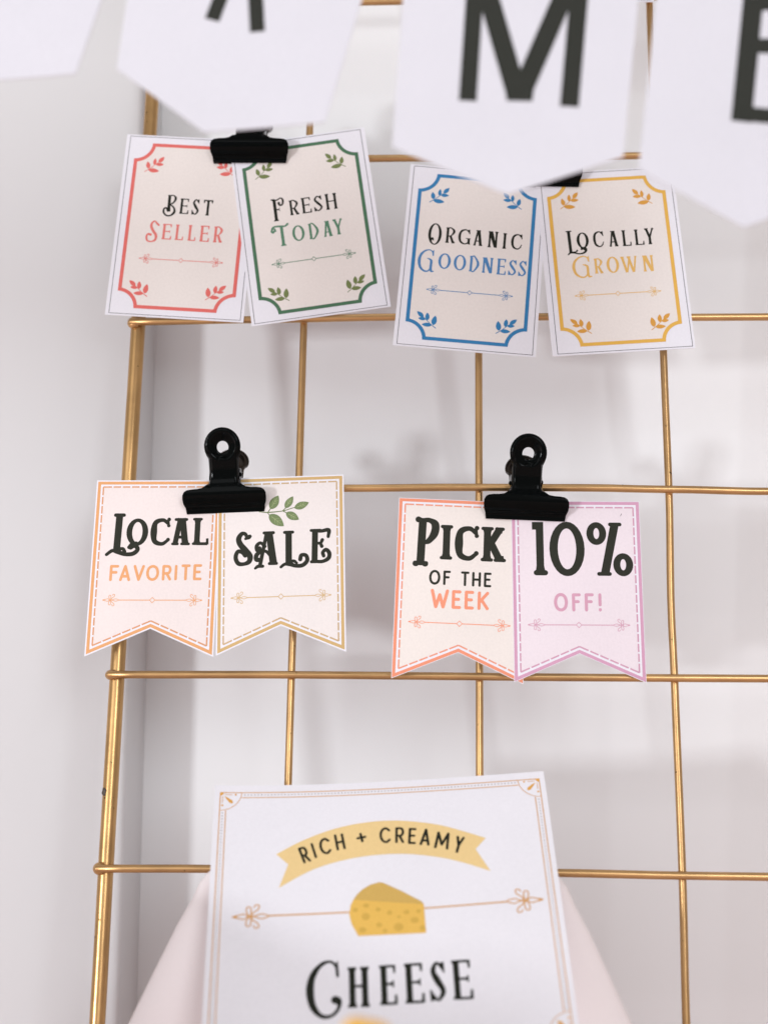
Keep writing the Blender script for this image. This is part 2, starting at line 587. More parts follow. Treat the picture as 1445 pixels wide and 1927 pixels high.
def swash_glyph(ch, x, y, W, H):
    """large first letters with curls; those ending in b are the heavy cut"""
    b = ch.endswith('b')
    g = G(x, y, W, H, *((0.17, 0.10, 0.085, 0.05) if b else (0.095, 0.045, 0.04, 0.04)), flare=1.0 if b else 0)
    w, t, s, o, S = g.w, g.t, g.s, g.o, g.S
    if ch == 'Bq':
        S.line(g.p(.46, .30), g.p(.44, .98), w * 1.3)
        S.line(g.p(.30, .985), g.p(.6, .985), s)
        g.c([(.44, .97), (.75, .985), (.93, .86), (.8, .66), (.5, .55)], [.5, .6, 1.1, .8, .5], cap=False)
        g.c([(.5, .56), (.85, .42), (.92, .2), (.62, .03), (.28, .05), (.08, .2), (.12, .36), (.32, .37), (.42, .25)], [.5, .8, 1.15, .75, .8, .9, .8, .9, 1.1])
        S.line(g.p(.48, .22), g.p(.47, .5), w * 1.6, w * 1.2)
    elif ch == 'Sq':
        g.c([(.86, .80), (.98, .78), (.80, .86), (.62, .955), (.42, .88), (.36, .72), (.55, .52), (.82, .33), (.80, .12), (.5, .03), (.18, .06), (.06, .22), (.16, .36), (.38, .34)],
            [.4, .9, .9, .6, .9, 1.15, 1.2, 1.2, 1.0, .6, .8, .9, .8, 1.2])
    elif ch == 'Fq':
        S.line(g.p(.28, .06), g.p(.28, .95), w * 1.35)
        S.line(g.p(.08, .02), g.p(.46, .02), s * 1.2); S.line(g.p(0, .97), g.p(.34, .97), s)
        g.c([(.10, .95), (.5, .93), (.82, 1.0), (.97, .88), (.88, .70), (.68, .69), (.62, .79)], [.5, .6, .6, .9, .8, .8, 1.1])
        g.c([(.28, .50), (.55, .50)], [.6, .6], cap=False)
        S.poly([g.p(.52, .5), g.p(.68, .60), g.p(.62, .5), g.p(.68, .40)])
        S.poly([g.p(.1, .03), g.p(.46, .03), g.p(.36, .1), g.p(.2, .1)])
    elif ch == 'Tq':
        S.line(g.p(.60, .05), g.p(.60, .88), w * 1.3)
        S.line(g.p(.46, .02), g.p(.76, .02), s * 1.2)
        S.poly([g.p(.47, .03), g.p(.75, .03), g.p(.67, .1), g.p(.53, .1)])
        g.c([(.24, .70), (.20, .80), (.09, .80), (.03, .70), (.10, .64), (.16, .70)], [.8, .7, .8, .9, .8, .9])
        g.c([(.03, .72), (.10, .86), (.30, .90), (.60, .88), (.82, .87), (.96, .95)], [.7, .7, .8, .9, .7, 1.0])
    elif ch == 'Oq':
        oval(g, g.p(.03, 0)[0], g.p(.97, 0)[0], g.p(0, 0)[1], g.p(0, 1)[1], w * 1.25, t * 1.1)
        g.c([(.2, .12), (.34, .30), (.42, .22)], [.4, 1.0, .5])
    elif ch in ('Gq', 'Cq'):
        if ch == 'Cq':
            g.c([(.90, .74), (.88, .88), (.70, .98), (.40, .93), (.14, .74), (.05, .48), (.14, .2), (.40, .03), (.72, .03), (.94, .16), (.93, .28), (.84, .30)],
                [.4, .5, .5, .75, 1.15, 1.4, 1.2, .8, .6, .6, 1.2, 1.5])
            S.poly([g.p(.72, .985), g.p(.84, .93), g.p(.93, 1.0), g.p(.97, .72), g.p(.89, .68), g.p(.86, .88)])
        else:
            g.c([(.88, .76), (.84, .90), (.64, .98), (.36, .92), (.13, .74), (.05, .48), (.14, .2), (.38, .04), (.64, .04), (.80, .2)],
                [.4, .5, .5, .75, 1.1, 1.3, 1.1, .8, .6, .7])
            S.poly([g.p(.70, .98), g.p(.82, .92), g.p(.92, 1.0), g.p(.93, .72), g.p(.86, .72), g.p(.82, .86)])
            g.c([(.56, .60), (.72, .56), (.80, .48), (.80, .2), (.84, .05), (.98, .04)], [.4, .8, 1.1, 1.1, 1.0, .5])
    elif ch in ('LOq', 'LOb'):
        k = 1.0 if ch == 'LOq' else 1.0
        if ch == 'LOb':
            S.line(g.p(.265, .14), g.p(.285, .95), w * .95)
            S.line(g.p(.19, .965), g.p(.39, .965), s, cap=True)
            oval(g, g.p(.475, 0)[0], g.p(1, 0)[0], g.p(0, .235)[1], g.p(0, .885)[1], w * .78, t * .85)
            g.c([(.03, .03), (.16, .12), (.28, .10), (.46, .04), (.66, .05), (.77, .15), (.70, .24), (.60, .19)], [.45, .5, .65, .55, .6, .6, .6, .55])
            g.c([(.24, .12), (.40, .17), (.46, .10)], [.6, .45, .5])
            g.c([(.56, .20), (.62, .26), (.72, .29)], [.5, .6, .6])
        else:
            S.line(g.p(.14, .10), g.p(.12, .97), w * 1.2)
            S.line(g.p(0, .975), g.p(.25, .975), s * 1.2)
            oval(g, g.p(.44, 0)[0], g.p(.97, 0)[0], g.p(0, .25)[1], g.p(0, .90)[1], w * 1.15, t * 1.0)
            g.c([(.02, .02), (.12, .09), (.30, .08), (.52, .03), (.74, .08), (.82, .2), (.72, .27), (.62, .22)], [.5, .7, .6, .55, .8, .9, .8, .9])
            g.c([(.14, .10), (.36, .12), (.42, .17)], [.8, .5, .7])
            g.c([(.60, .30), (.70, .22), (.78, .17)], [.6, .6, .6])
    elif ch == 'Sb':
        g.c([(.64, .80), (.82, .84), (.90, .88), (.72, .86), (.60, .95), (.40, .94), (.25, .80), (.34, .64), (.62, .46), (.88, .28), (.84, .12), (.56, .05), (.24, .07), (.09, .24), (.20, .42), (.46, .40), (.62, .30)],
            [.5, .7, .5, .6, .6, .75, .9, 1.0, 1.05, 1.0, .85, .65, .75, .75, .7, .75, .75])
    elif ch == 'Ab':
        S.line(g.p(.52, .95), g.p(.24, .08), w * .55, w * .6)
        S.line(g.p(.64, .95), g.p(.82, .14), w * 1.05, w * 1.15)
        S.line(g.p(.42, .965), g.p(.82, .965), s, cap=True)
        S.line(g.p(.65, .135), g.p(.95, .135), s, cap=True)
        g.c([(.04, .02), (.16, .07), (.36, .07)], [.4, .55, .5])
        g.c([(.46, .60), (.26, .70), (.10, .62), (.12, .50), (.24, .52)], [.5, .5, .6, .6, .6])
        g.c([(.74, .30), (.52, .46), (.30, .46), (.10, .38), (.08, .26), (.22, .24)], [.5, .5, .5, .7, .7, .7])
        S.disc(*g.p(.22, .56), w * .3)
    elif ch == 'Lb':
        S.line(g.p(.30, .10), g.p(.30, .95), w * 1.0)
        S.line(g.p(.16, .965), g.p(.44, .965), s, cap=True)
        g.c([(.03, .03), (.16, .10), (.34, .10), (.54, .05), (.78, .06), (.94, .18), (.90, .32), (.74, .33), (.70, .22)], [.45, .5, .7, .6, .65, .65, .6, .6, .65])
        g.c([(.30, .16), (.48, .18), (.58, .12)], [.6, .5, .4])
    elif ch == 'Eb':
        S.line(g.p(.20, .08), g.p(.24, .95), w * 1.0)
        S.line(g.p(.05, .04), g.p(.40, .04), s * 1.1, cap=True); S.line(g.p(.04, .955), g.p(.5, .955), s, cap=True)
        g.c([(.2, .95), (.55, .93), (.92, .95), (.90, .76)], [.6, .6, .7, .55])
        g.c([(.24, .58), (.5, .58), (.60, .67)], [.5, .5, .6]); g.c([(.5, .58), (.57, .48)], [.5, .6])
        g.c([(.2, .05), (.6, .04), (.90, .13), (.94, .28), (.78, .38), (.62, .30), (.66, .20)], [.6, .6, .7, .7, .65, .6, .6])
    elif ch == 'Pb':
        S.line(g.p(.28, .08), g.p(.32, .92), w * .95)
        S.line(g.p(.05, .045), g.p(.52, .045), s * 1.1, cap=True)
        S.line(g.p(.06, .03), g.p(.1, .03), s * 1.3, cap=True); S.line(g.p(.47, .03), g.p(.5, .03), s * 1.3, cap=True)
        S.line(g.p(.13, .955), g.p(.3, .94), s * 1.5, s, cap=True)
        g.c([(.3, .945), (.62, .945), (.86, .86), (.84, .68), (.62, .52), (.38, .46)], [.5, .6, .95, .95, .7, .35], cap=False)
    return S


def sans_glyph(ch, x, y, W, H, wr=0.155, M=None):
    """rounded one-weight capitals; M maps the box to the card for tilted letters"""
    g = G(x, y, W, H, wr, wr, wr, 0)
    w = g.w
    hx = min(.49, w / 2 / max(W, 1e-6)); hy = w / 2 / H

    def c(pts, closed=False, curve=False):
        P = [(x + (hx + a * (1 - 2 * hx)) * W, y + (hy + b * (1 - 2 * hy)) * H) for a, b in pts]
        if M: P = [M(q) for q in P]
        if curve: g.S.curve(P, w, True, closed)
        else:
            for a, b in zip(P, P[1:]): g.S.line(a, b, w, cap=True)
    if ch == 'i': c([(.5, 0), (.5, 1)])
    elif ch == '!': c([(.5, .34), (.5, 1)]); c([(.5, 0), (.5, .03)])
    elif ch == '+': c([(.5, .05), (.5, .95)]); c([(0, .5), (1, .5)])
    elif ch == 'f': c([(0, 0), (0, 1), (1, 1)]); c([(0, .55), (.8, .55)])
    elif ch == 'e': c([(1, 1), (0, 1), (0, 0), (1, 0)]); c([(0, .52), (.82, .52)])
    elif ch == 't': c([(.5, 0), (.5, 1)]); c([(0, 1), (1, 1)])
    elif ch == 'h': c([(0, 0), (0, 1)]); c([(1, 0), (1, 1)]); c([(0, .48), (1, .48)])
    elif ch == 'a': c([(0, 0), (.5, 1), (1, 0)]); c([(.2, .26), (.8, .26)])
    elif ch == 'v': c([(0, 1), (.5, 0), (1, 1)])
    elif ch == 'w': c([(0, 1), (.26, 0), (.5, .75), (.74, 0), (1, 1)])
    elif ch == 'm': c([(0, 0), (.08, 1), (.5, .22), (.92, 1), (1, 0)])
    elif ch == 'y': c([(0, 1), (.5, .45), (1, 1)]); c([(.5, .45), (.5, 0)])
    elif ch == 'k': c([(0, 0), (0, 1)]); c([(1, 1), (0, .38)]); c([(.28, .55), (1, 0)])
    elif ch == 'o': c([(.5, 1), (.14, .86), (0, .5), (.14, .14), (.5, 0), (.86, .14), (1, .5), (.86, .86)], True, True)
    elif ch == 'c': c([(1, .84), (.62, 1), (.18, .86), (0, .5), (.18, .14), (.62, 0), (1, .16)], False, True)
    elif ch == 'r':
        c([(0, 0), (0, 1), (.4, 1)])
        c([(.4, 1), (.82, .96), (1, .74), (.82, .5), (.4, .45)], False, True)
        c([(.4, .45), (0, .45)]); c([(.48, .45), (1, 0)])
    return g.S


SWASH = {'Bq', 'Sq', 'Fq', 'Tq', 'Oq', 'Gq', 'Cq', 'LOq', 'LOb', 'Sb', 'Ab', 'Lb', 'Eb', 'Pb'}


def letters(items, bold=False, sans_w=0.155):
    out = []
    for ch, x, y, W, H in items:
        if ch in SWASH: out.append(swash_glyph(ch, x, y, W, H))
        elif ch.islower() or ch == '!': out.append(sans_glyph(ch, x, y, W, H, sans_w))
        else: out.append(serif_glyph(ch, x, y, W, H, bold))
    return out


# ------------------------------------------------------------------ ornaments
def ornament_end(S, x, y, sg, k, lw):
    lw = lw * .78
    def q(a, b): return (x + sg * a * k, y + b * k)
    S.curve([q(0, 0), q(1.5, .38), q(2.2, .55), q(3.0, 0), q(2.2, -.55), q(1.5, -.38)], lw, closed=True, n=4)
    S.poly([q(-.1, 0), q(.9, .3), q(.9, -.3)])
    for m in (1, -1):
        S.curve([q(3.4, 0), q(2.75, m * .9), q(2.75, m * 1.95), q(3.4, m * 2.0), q(3.6, m * 1.1)], lw, closed=True, n=4)
        S.curve([q(3.5, 0), q(4.1, m * .9), q(4.9, m * 1.5), q(5.1, m * 2.3), q(4.5, m * 2.5), q(4.1, m * 2.0)], lw, n=4)
    S.curve([q(3.5, 0), q(4.4, .12), q(5.6, .5), q(7.0, 0), q(5.6, -.5), q(4.4, -.12)], lw, closed=True, n=4)


def divider(x0, x1, y, k=1.0, lw=.3, diamond=True):
    S = Shape()
    ornament_end(S, x0, y, 1, k, lw); ornament_end(S, x1, y, -1, k, lw)
    cx = (x0 + x1) / 2; r = 1.2 * k
    if diamond:
        S.line((x0 + 6.9 * k, y), (cx - r, y), lw * 1.1); S.line((cx + r, y), (x1 - 6.9 * k, y), lw * 1.1)
        ring(S, [(cx - r - lw / 2, y), (cx, y - r - lw / 2), (cx + r + lw / 2, y), (cx, y + r + lw / 2)],
             [(cx - r + lw / 1.5, y), (cx, y - r + lw / 1.5), (cx + r - lw / 1.5, y), (cx, y + r - lw / 1.5)])
    return S


def leaf(S, a, b, w, n=7):
    dx, dy = b[0] - a[0], b[1] - a[1]; l = hypot(dx, dy); ux, uy = dx / l, dy / l
    L, R = [], []
    for i in range(n + 1):
        t = i / n
        h = w / 2 * (sin(pi * t ** .85) ** .8) if 0 < i < n else 0
        px, py = a[0] + dx * t, a[1] + dy * t
        L.append((px - uy * h, py + ux * h)); R.append((px + uy * h, py - ux * h))
    S.poly(R + L[::-1][1:-1])


def sprig(root, mx, lower):
    S = Shape()
    k = 1.06
    def q(a, b): return (root[0] + mx * a * k, root[1] + b * k)
    S.curve([q(0, 0), q(2.2, 1.6), q(4.4, 3.6), q(5.8, 4.8)], [.35, .3, .26, .2])
    if not lower:
        L = [((1.5, .9), (6.3, .5), 2.0), ((1.6, 1.4), (.9, 4.8), 1.8), ((3.9, 3.3), (4.1, 6.5), 1.5), ((4.4, 3.7), (8.0, 3.7), 1.6), ((5.6, 4.6), (7.9, 7.3), 1.8)]
    else:
        L = [((1.6, 1.3), (6.0, 1.2), 1.8), ((1.2, 1.2), (.5, 5.6), 2.2), ((3.7, 3.2), (4.0, 6.7), 1.8), ((4.4, 3.7), (7.6, 3.9), 1.5), ((5.4, 4.5), (8.3, 6.9), 1.8)]
    for a, b, w in L:
        leaf(S, q(*a), q(*b), w * k)
    return S


# ------------------------------------------------------------------ the printed cards
GL = {
    'best': [('Bq', -10.78, -39.76, 5.85, 10.43), ('E', -3.19, -38.23, 4.3, 7.53), ('S', 2.42, -38.38, 3.51, 7.75), ('T', 7.67, -38.38, 4.35, 7.63), ('Sq', -17.09, -52.9, 5.56, 10.85), ('E', -9.91, -51.15, 4.51, 7.51), ('L', -3.89, -51.15, 3.92, 7.57), ('L', 1.96, -51.15, 3.71, 7.63), ('E', 7.4, -51.25, 4.49, 7.79), ('R', 13.67, -51.28, 4.33, 7.73)],
    'fresh': [('Fq', -15.83, -40.21, 5.76, 11.01), ('R', -7.8, -38.45, 4.35, 7.33), ('E', -2.19, -38.39, 4.51, 7.64), ('S', 3.4, -38.29, 4.12, 7.64), ('H', 8.77, -38.29, 5.47, 7.82), ('Tq', -17.32, -52.69, 8.09, 10.9), ('O', -7.94, -51.33, 5.57, 7.52), ('D', -0.56, -51.34, 4.67, 7.57), ('A', 6.04, -51.27, 4.21, 7.63), ('Y', 10.83, -51.03, 4.38, 7.69)],
    'organic': [('Oq', -20.63, -39.22, 6.41, 10.62), ('R', -12.69, -37.72, 4.46, 7.61), ('G', -6.91, -37.79, 5.41, 7.5), ('A', -0.14, -37.91, 4.3, 7.61), ('N', 6.32, -38.17, 4.62, 7.9), ('I', 12.82, -38.27, 2.1, 7.66), ('C', 16.79, -38.17, 5.08, 7.6), ('Gq', -23.7, -52.6, 7.16, 10.97), ('O', -14.84, -50.44, 5.54, 7.42), ('O', -7.93, -50.55, 5.49, 7.42), ('D', -1.09, -50.66, 4.54, 7.54), ('N', 4.71, -50.79, 4.96, 7.53), ('E', 11.23, -50.97, 4.17, 7.69), ('S', 16.38, -50.92, 3.75, 7.52), ('S', 20.84, -50.97, 3.76, 7.53)],
    'locally': [('LOq', -20.05, -41.22, 10.21, 11.89), ('C', -8.12, -38.15, 4.85, 7.75), ('A', -1.29, -38.27, 4.29, 7.64), ('L', 4.72, -38.33, 4.07, 7.75), ('L', 10.34, -38.21, 4.24, 7.64), ('Y', 15.02, -38.2, 4.3, 7.94), ('Gq', -18.51, -52.51, 8.21, 10.57), ('R', -9.03, -50.87, 3.99, 7.25), ('O', -3.43, -50.97, 5.55, 7.74), ('W', 2.82, -51.13, 7.54, 7.68), ('N', 12.63, -51.25, 5.0, 7.74)],
    'local': [('LOb', -21.38, -33.91, 17.97, 18.8), ('C', -2.22, -29.38, 8.3, 12.13), ('A', 6.86, -29.23, 7.82, 12.07), ('L', 15.93, -29.14, 6.97, 12.12), ('f', -18.96, -45.04, 3.94, 7.09), ('a', -14.69, -45.03, 4.77, 7.08), ('v', -8.77, -44.93, 4.87, 6.99), ('o', -3.21, -44.92, 5.55, 6.99), ('r', 3.63, -44.76, 4.02, 6.83), ('i', 8.89, -44.66, 1.29, 6.74), ('t', 11.79, -44.66, 3.92, 6.98), ('e', 16.96, -44.6, 3.68, 7.02)],
    'sale': [('Sb', -19.88, -39.15, 7.66, 14.82), ('Ab', -11.21, -40.81, 9.9, 16.36), ('Lb', -0.26, -40.76, 12.27, 16.25), ('Eb', 12.71, -39.03, 8.48, 15.07)],
    'pick': [('Pb', -19.89, -29.18, 9.82, 20.86), ('I', -8.89, -26.27, 4.91, 15.1), ('C', -2.65, -26.27, 9.82, 14.86), ('K', 8.44, -26.34, 10.29, 15.1), ('o', -13.23, -37.31, 4.74, 6.39), ('f', -7.27, -37.32, 3.11, 6.3), ('t', 0.13, -37.36, 3.54, 6.3), ('h', 4.84, -37.38, 3.72, 6.3), ('e', 9.82, -37.41, 3.16, 6.3), ('w', -12.33, -47.34, 7.69, 8.23), ('e', -3.38, -47.26, 3.94, 7.99), ('e', 1.96, -47.26, 3.94, 8.0), ('k', 7.43, -47.23, 4.73, 7.85)],
    'ten': [('1', -18.63, -32.41, 5.7, 23.2), ('0', -11.44, -32.49, 14.87, 23.25), ('%', 4.36, -32.64, 19.3, 23.48), ('o', -10.09, -47.82, 5.84, 7.89), ('f', -2.54, -47.79, 3.71, 7.75), ('f', 2.79, -47.77, 3.85, 7.76), ('!', 8.49, -47.74, 1.34, 7.75)],
}
POSE = {
    'best': ((28.37, -8.39, -72.01), (0.0249, 0.0609, 0.0183)),
    'fresh': ((75.77, -7.92, -72.0), (0.0249, -0.1515, 0.0183)),
    'organic': ((159.71, -8.41, -89.97), (-0.0163, 0.08, 0.0449)),
    'locally': ((215.76, -6.29, -89.67), (-0.0163, -0.0753, 0.0449)),
    'local': ((20.89, -8.42, -236.79), (-0.0307, -0.0015, -0.0013)),
    'sale': ((73.69, -8.84, -235.33), (-0.0307, -0.0376, -0.0013)),
    'pick': ((152.28, -9.38, -246.02), (-0.004, 0.0306, 0.0503)),
    'ten': ((199.91, -7.39, -245.88), (-0.004, -0.0092, 0.0503)),
    'cheese': ((119.21, -24.0, -364.49), (-0.5425, -0.0657, 0.0186)),
}


def card_matrix(key):
    pos, (rx, ry, rz) = POSE[key]
    R = Matrix.Rotation(rz, 4, 'Z') @ Matrix.Rotation(rx, 4, 'X') @ Matrix.Rotation(ry, 4, 'Y')
    return LEAN @ Matrix.Translation([c * MM for c in pos]) @ R


BEIGE = inkm("cream_print", 240, 230, 231)


def notched_rect(hx, y1, y0, r, t=0.0, n=9):
    """rectangle +-hx, y0..y1 with concave quarter-round corners, inset by t (counter-clockwise)"""
    P = []
    k = sqrt((r + t) ** 2 - t * t)
    a0 = math.asin(t / (r + t))
    for cx, cy, a in ((-hx, y0, 0), (hx, y0, pi / 2), (hx, y1, pi), (-hx, y1, 3 * pi / 2)):
        for i in range(n):
            u = a0 + (pi / 2 - 2 * a0) * (n - 1 - i) / (n - 1)
            P.append((cx + (r + t) * cos(a + u), cy + (r + t) * sin(a + u)))
    return P


def tag_card(key, label, col, dark, tcol, nfirst, offx=0.0, leafcol=None):
    t = thing('tag_card', label, 'card', card_matrix(key), 'rectangular cards with notched borders')
    W, H = 62.7, 88.9
    slab('paper', [(-W / 2, -H), (W / 2, -H), (W / 2, 0), (-W / 2, 0)], .32, M_WHITE, t)
    s = Shape()
    a = [(-29.7 + offx, -88.05), (30.0 + offx * .5, -88.05), (29.6 + offx * .5, -.75), (-29.7 + offx, -.75)]
    ring(s, a, inset(a, .22))
    printed('hairline_border', [s], I_LINE, t, .05)
    s = Shape(); s.poly(notched_rect(26.8, -4.0, -85.1, 8.0, .8))
    printed('cream_panel', [s], BEIGE, t, .05)
    s = Shape(); ring(s, notched_rect(26.8, -4.0, -85.1, 8.0, 0), notched_rect(26.8, -4.0, -85.1, 8.0, 1.62))
    printed('notched_border', [s], col, t, .09)
    L = GL[key]
    printed('lettering', letters(L[:nfirst]), dark, t, .10)
    printed('lettering', letters(L[nfirst:]), tcol, t, .10)
    printed('divider_ornament', [divider(-19.0, 19.4, -61.0, .88, .30)], tcol, t, .10)
    for root, mx, low in (((-21.2, -18.3), 1, 0), ((20.2, -18.2), -1, 0), ((-13.3, -79.2), -1, 1), ((13.2, -79.2), 1, 1)):
        printed('leaf_sprig', [sprig(root, mx, low)], leafcol or col, t, .10)
    return t


tag_card('best', 'white card with coral red notched border reading "Best Seller"', inkm("coral_ink", 230, 114, 110), I_DARK, inkm("light_coral_ink", 232, 128, 124), 4)
tag_card('fresh', 'white card with dark green notched border reading "Fresh Today"', inkm("green_ink", 78, 118, 92), I_DARK, inkm("soft_green_ink", 92, 136, 112), 5, -.3, inkm("leaf_green_ink", 120, 132, 84))
tag_card('organic', 'white card with blue notched border reading "Organic Goodness"', inkm("blue_ink", 56, 130, 188), I_DARK, inkm("light_blue_ink", 82, 136, 194), 7)
tag_card('locally', 'white card with mustard yellow notched border reading "Locally Grown"', inkm("mustard_ink", 234, 182, 88), I_DARK, inkm("light_mustard_ink", 234, 186, 108), 6, .6, inkm("ochre_ink", 222, 160, 74))


def banner_card(key, label, fill, col, dash, tcol, nfirst, dy=-53.5):
    t = thing('banner_card', label, 'card', card_matrix(key), 'swallowtail cards with dashed borders')
    W, H, N = 54.5, 77.6, 12.0
    out = [(-W / 2, -H), (0, -H + N), (W / 2, -H), (W / 2, 0), (-W / 2, 0)]
    slab('paper', out, .3, M_WHITE, t)
    e = .6 if key in ('local', 'sale') else .22
    s = Shape(); ring(s, inset(out, e), inset(out, e + 1.3))
    printed('solid_border', [s], col, t, .05)
    s = Shape(); s.poly(inset(out, 3.35 if e > .5 else 3.05))
    printed('tinted_panel', [s], fill, t, .05)
    s = Shape()
    P = inset(out, 3.05 if e > .5 else 2.75)
    for i in range(5):
        a, b = P[i], P[(i + 1) % 5]
        l = hypot(b[0] - a[0], b[1] - a[1]); n = max(1, round(l / 4.15)); ux, uy = (b[0] - a[0]) / l, (b[1] - a[1]) / l
        st = l / n
        for k in range(n):
            u0 = k * st + (.35 if k else 0); u1 = (k + 1) * st - (.35 if k < n - 1 else 0)
            s.line((a[0] + ux * u0, a[1] + uy * u0), (a[0] + ux * u1, a[1] + uy * u1), .62)
    printed('dashed_border', [s], dash, t, .10)
    L = GL[key]
    printed('lettering', letters(L[:nfirst], True, .16), I_BOLD, t, .10)
    if L[nfirst:]:
        printed('lettering', letters(L[nfirst:], True, .165), tcol, t, .10)
    printed('divider_ornament', [divider(-21.2, 21.4, dy, 1.0, .33)], tcol, t, .10)
    return t


banner_card('local', 'pale pink swallowtail card with orange border reading "Local Favorite"', inkm("pale_pink_print", 240, 226, 229),
            inkm("orange_ink", 232, 168, 118), inkm("orange_dash_ink", 222, 158, 118), inkm("orange_text_ink", 236, 168, 120), 4, -53.3)
sale = banner_card('sale', 'ivory swallowtail card with tan border and green sprig reading "Sale"', inkm("ivory_print", 239, 229, 232),
                   inkm("tan_ink", 212, 176, 124), inkm("tan_dash_ink", 206, 174, 136), inkm("tan_text_ink", 216, 180, 130), 4, -53.1)
banner_card('pick', 'ivory swallowtail card with salmon border reading "Pick of the Week"', inkm("warm_ivory_print", 240, 229, 229),
            inkm("salmon_ink", 240, 150, 122), inkm("salmon_dash_ink", 238, 156, 132), inkm("salmon_text_ink", 244, 154, 126), 9)
ten = banner_card('ten', 'lilac swallowtail card with mauve border reading "10% Off!"', inkm("lilac_print", 238, 224, 236),
                  inkm("mauve_ink", 214, 160, 192), inkm("mauve_dash_ink", 212, 158, 186), inkm("mauve_text_ink", 216, 162, 188), 3)
s = Shape(); s.line((19.0, -6.5), (19.6, -5.4), .14, .24)
printed('pen_fleck', [s], I_LINE, ten, .12)
# the big sprig printed on the sale card
GREEN1 = inkm("sprig_green_ink", 120, 136, 96)
GREEN2 = inkm("sprig_vein_ink", 168, 180, 132)
GREEN3 = inkm("sprig_stem_ink", 112, 126, 86)
s = Shape()
s.curve([(-9.2, -15.5), (-5.2, -15.9), (.8, -15.5), (4.2, -14.6), (6.6, -13.9)], [.35, .5, .4, .35, .3])
for a, b in (((-5.4, -15.8), (-4.0, -13.8)), ((-5.6, -16), (-4.6, -17.4)), ((.8, -15.5), (2.6, -13.9)), ((1.2, -15.6), (2.9, -16.6))):
    s.line(a, b, .4, .35, cap=True)
LV = [((-4.4, -14.5), (-.9, -8.5), 3.9), ((2.0, -14.3), (5.4, -9.1), 3.0), ((5.9, -14.4), (12.2, -12.1), 3.3), ((2.3, -16.3), (7.9, -19.6), 3.5), ((-5.0, -16.9), (1.4, -22.3), 4.3)]
printed('leaf_sprig_stem', [s], GREEN3, sale, .10)
for a, b, w in LV:
    s = Shape(); leaf(s, a, b, w, 10)
    lf = printed('printed_leaf', [s], GREEN1, sale, .12)
    s = Shape()
    d = (b[0] - a[0], b[1] - a[1]); nn = (-d[1], d[0])
    s.line((a[0] + d[0] * .18, a[1] + d[1] * .18), (a[0] + d[0] * .8, a[1] + d[1] * .8), .22, .14)
    for f in (.38, .55):
        for m in (1, -1):
            s.line((a[0] + d[0] * f, a[1] + d[1] * f), (a[0] + d[0] * (f + .18) + m * nn[0] * .16, a[1] + d[1] * (f + .18) + m * nn[1] * .16), .2, .12)
    v = printed('leaf_vein', [s], GREEN2, lf, .15)


# ------------------------------------------------------------------ the large sign at the bottom
def cheese_bend(x, z):
    u = (x + 65) / 130
    k = max(0.0, 1 + z / 70.0)
    return 2.6 * sin(pi * min(1, max(0, u)) ** .8) * (0.35 + 0.65 * k)


sign = thing('paper_sign', 'large white sheet with gold deco border reading "Rich + Creamy Cheese"', 'sign', card_matrix('cheese'))
CW, CH = 130.5, 113.6
slab('paper', [(-CW / 2, -CH), (CW / 2, -CH), (CW / 2, 0), (-CW / 2, 0)], .35, M_SHEET, sign, cheese_bend)
C_LINE = inkm("gold_line_ink", 216, 158, 98)
C_GOLD = inkm("gold_ink", 226, 166, 84)
C_RIB = inkm("ribbon_ink", 240, 206, 150)
C_DOT = inkm("grey_dot_ink", 140, 132, 138)
hx, yt, yb, R = 63.2, -3.3, -110.0, 8.6
s = Shape()
dots = Shape(); fill = Shape()
o4 = [(-hx, yb), (hx, yb), (hx, yt), (-hx, yt)]
ring(s, o4, inset(o4, .38))
i2 = 2.55
for (a, b) in (((-hx + R, yt - i2), (hx - R, yt - i2)), ((-hx + R, yb + i2), (hx - R, yb + i2)), ((-hx + i2, yb + R), (-hx + i2, yt - R)), ((hx - i2, yb + R), (hx - i2, yt - R))):
    s.line(a, b, .36)
for sx_ in (-1, 1):
    for cy, sy in ((yt, -1), (yb, 1)):
        fill = Shape()
        cx = sx_ * hx
        q = lambda a, b: (cx - sx_ * a, cy + sy * b)
        s.curve([q(R * cos(u), R * sin(u)) for u in (i * pi / 16 for i in range(9))], .28, cap=False, n=2)
        s.line(q(2.0, 1.15), q(5.0, 1.15), .26); s.line(q(1.15, 2.0), q(1.15, 5.0), .26)
        for a, b in ((6.2, 1.15), (1.15, 6.2)):
            fill.disc(*q(a, b), .42)
        fill.poly([q(0.1, 0.1)] + [q(1.7 * cos(u), 1.7 * sin(u)) for u in (i * pi / 8 for i in range(5))])
        fill.curve([q(2.0, 2.0), q(3.3, 3.3), q(4.4, 4.4), q(4.75, 4.75)], [.25, 1.0, 1.5, 1.1])
        printed('corner_fan', [fill], C_GOLD, sign, .08, cheese_bend)
n = 82
for k in range(n):
    x_ = -hx + R + 1.2 + (2 * hx - 2 * R - 2.4) * k / (n - 1)
    dots.disc(x_, yt - 1.3, .26, n=6)
    dots.disc(x_, yb + 1.3, .26, n=6)
n = 66
for k in range(n):
    z_ = yb + R + 1.2 + (yt - yb - 2 * R - 2.4) * k / (n - 1)
    dots.disc(-hx + 1.3, z_, .26, n=6)
    dots.disc(hx - 1.3, z_, .26, n=6)
printed('deco_border', [s], C_LINE, sign, .06, cheese_bend)
printed('dotted_line', [dots], C_DOT, sign, .06, cheese_bend)
s = Shape()
top = [(-40.61, -32.18), (-30.52, -26.3), (-18.24, -21.4), (-5.35, -18.98), (7.24, -19.0), (20.97, -21.6), (30.97, -25.34), (39.73, -29.24)]
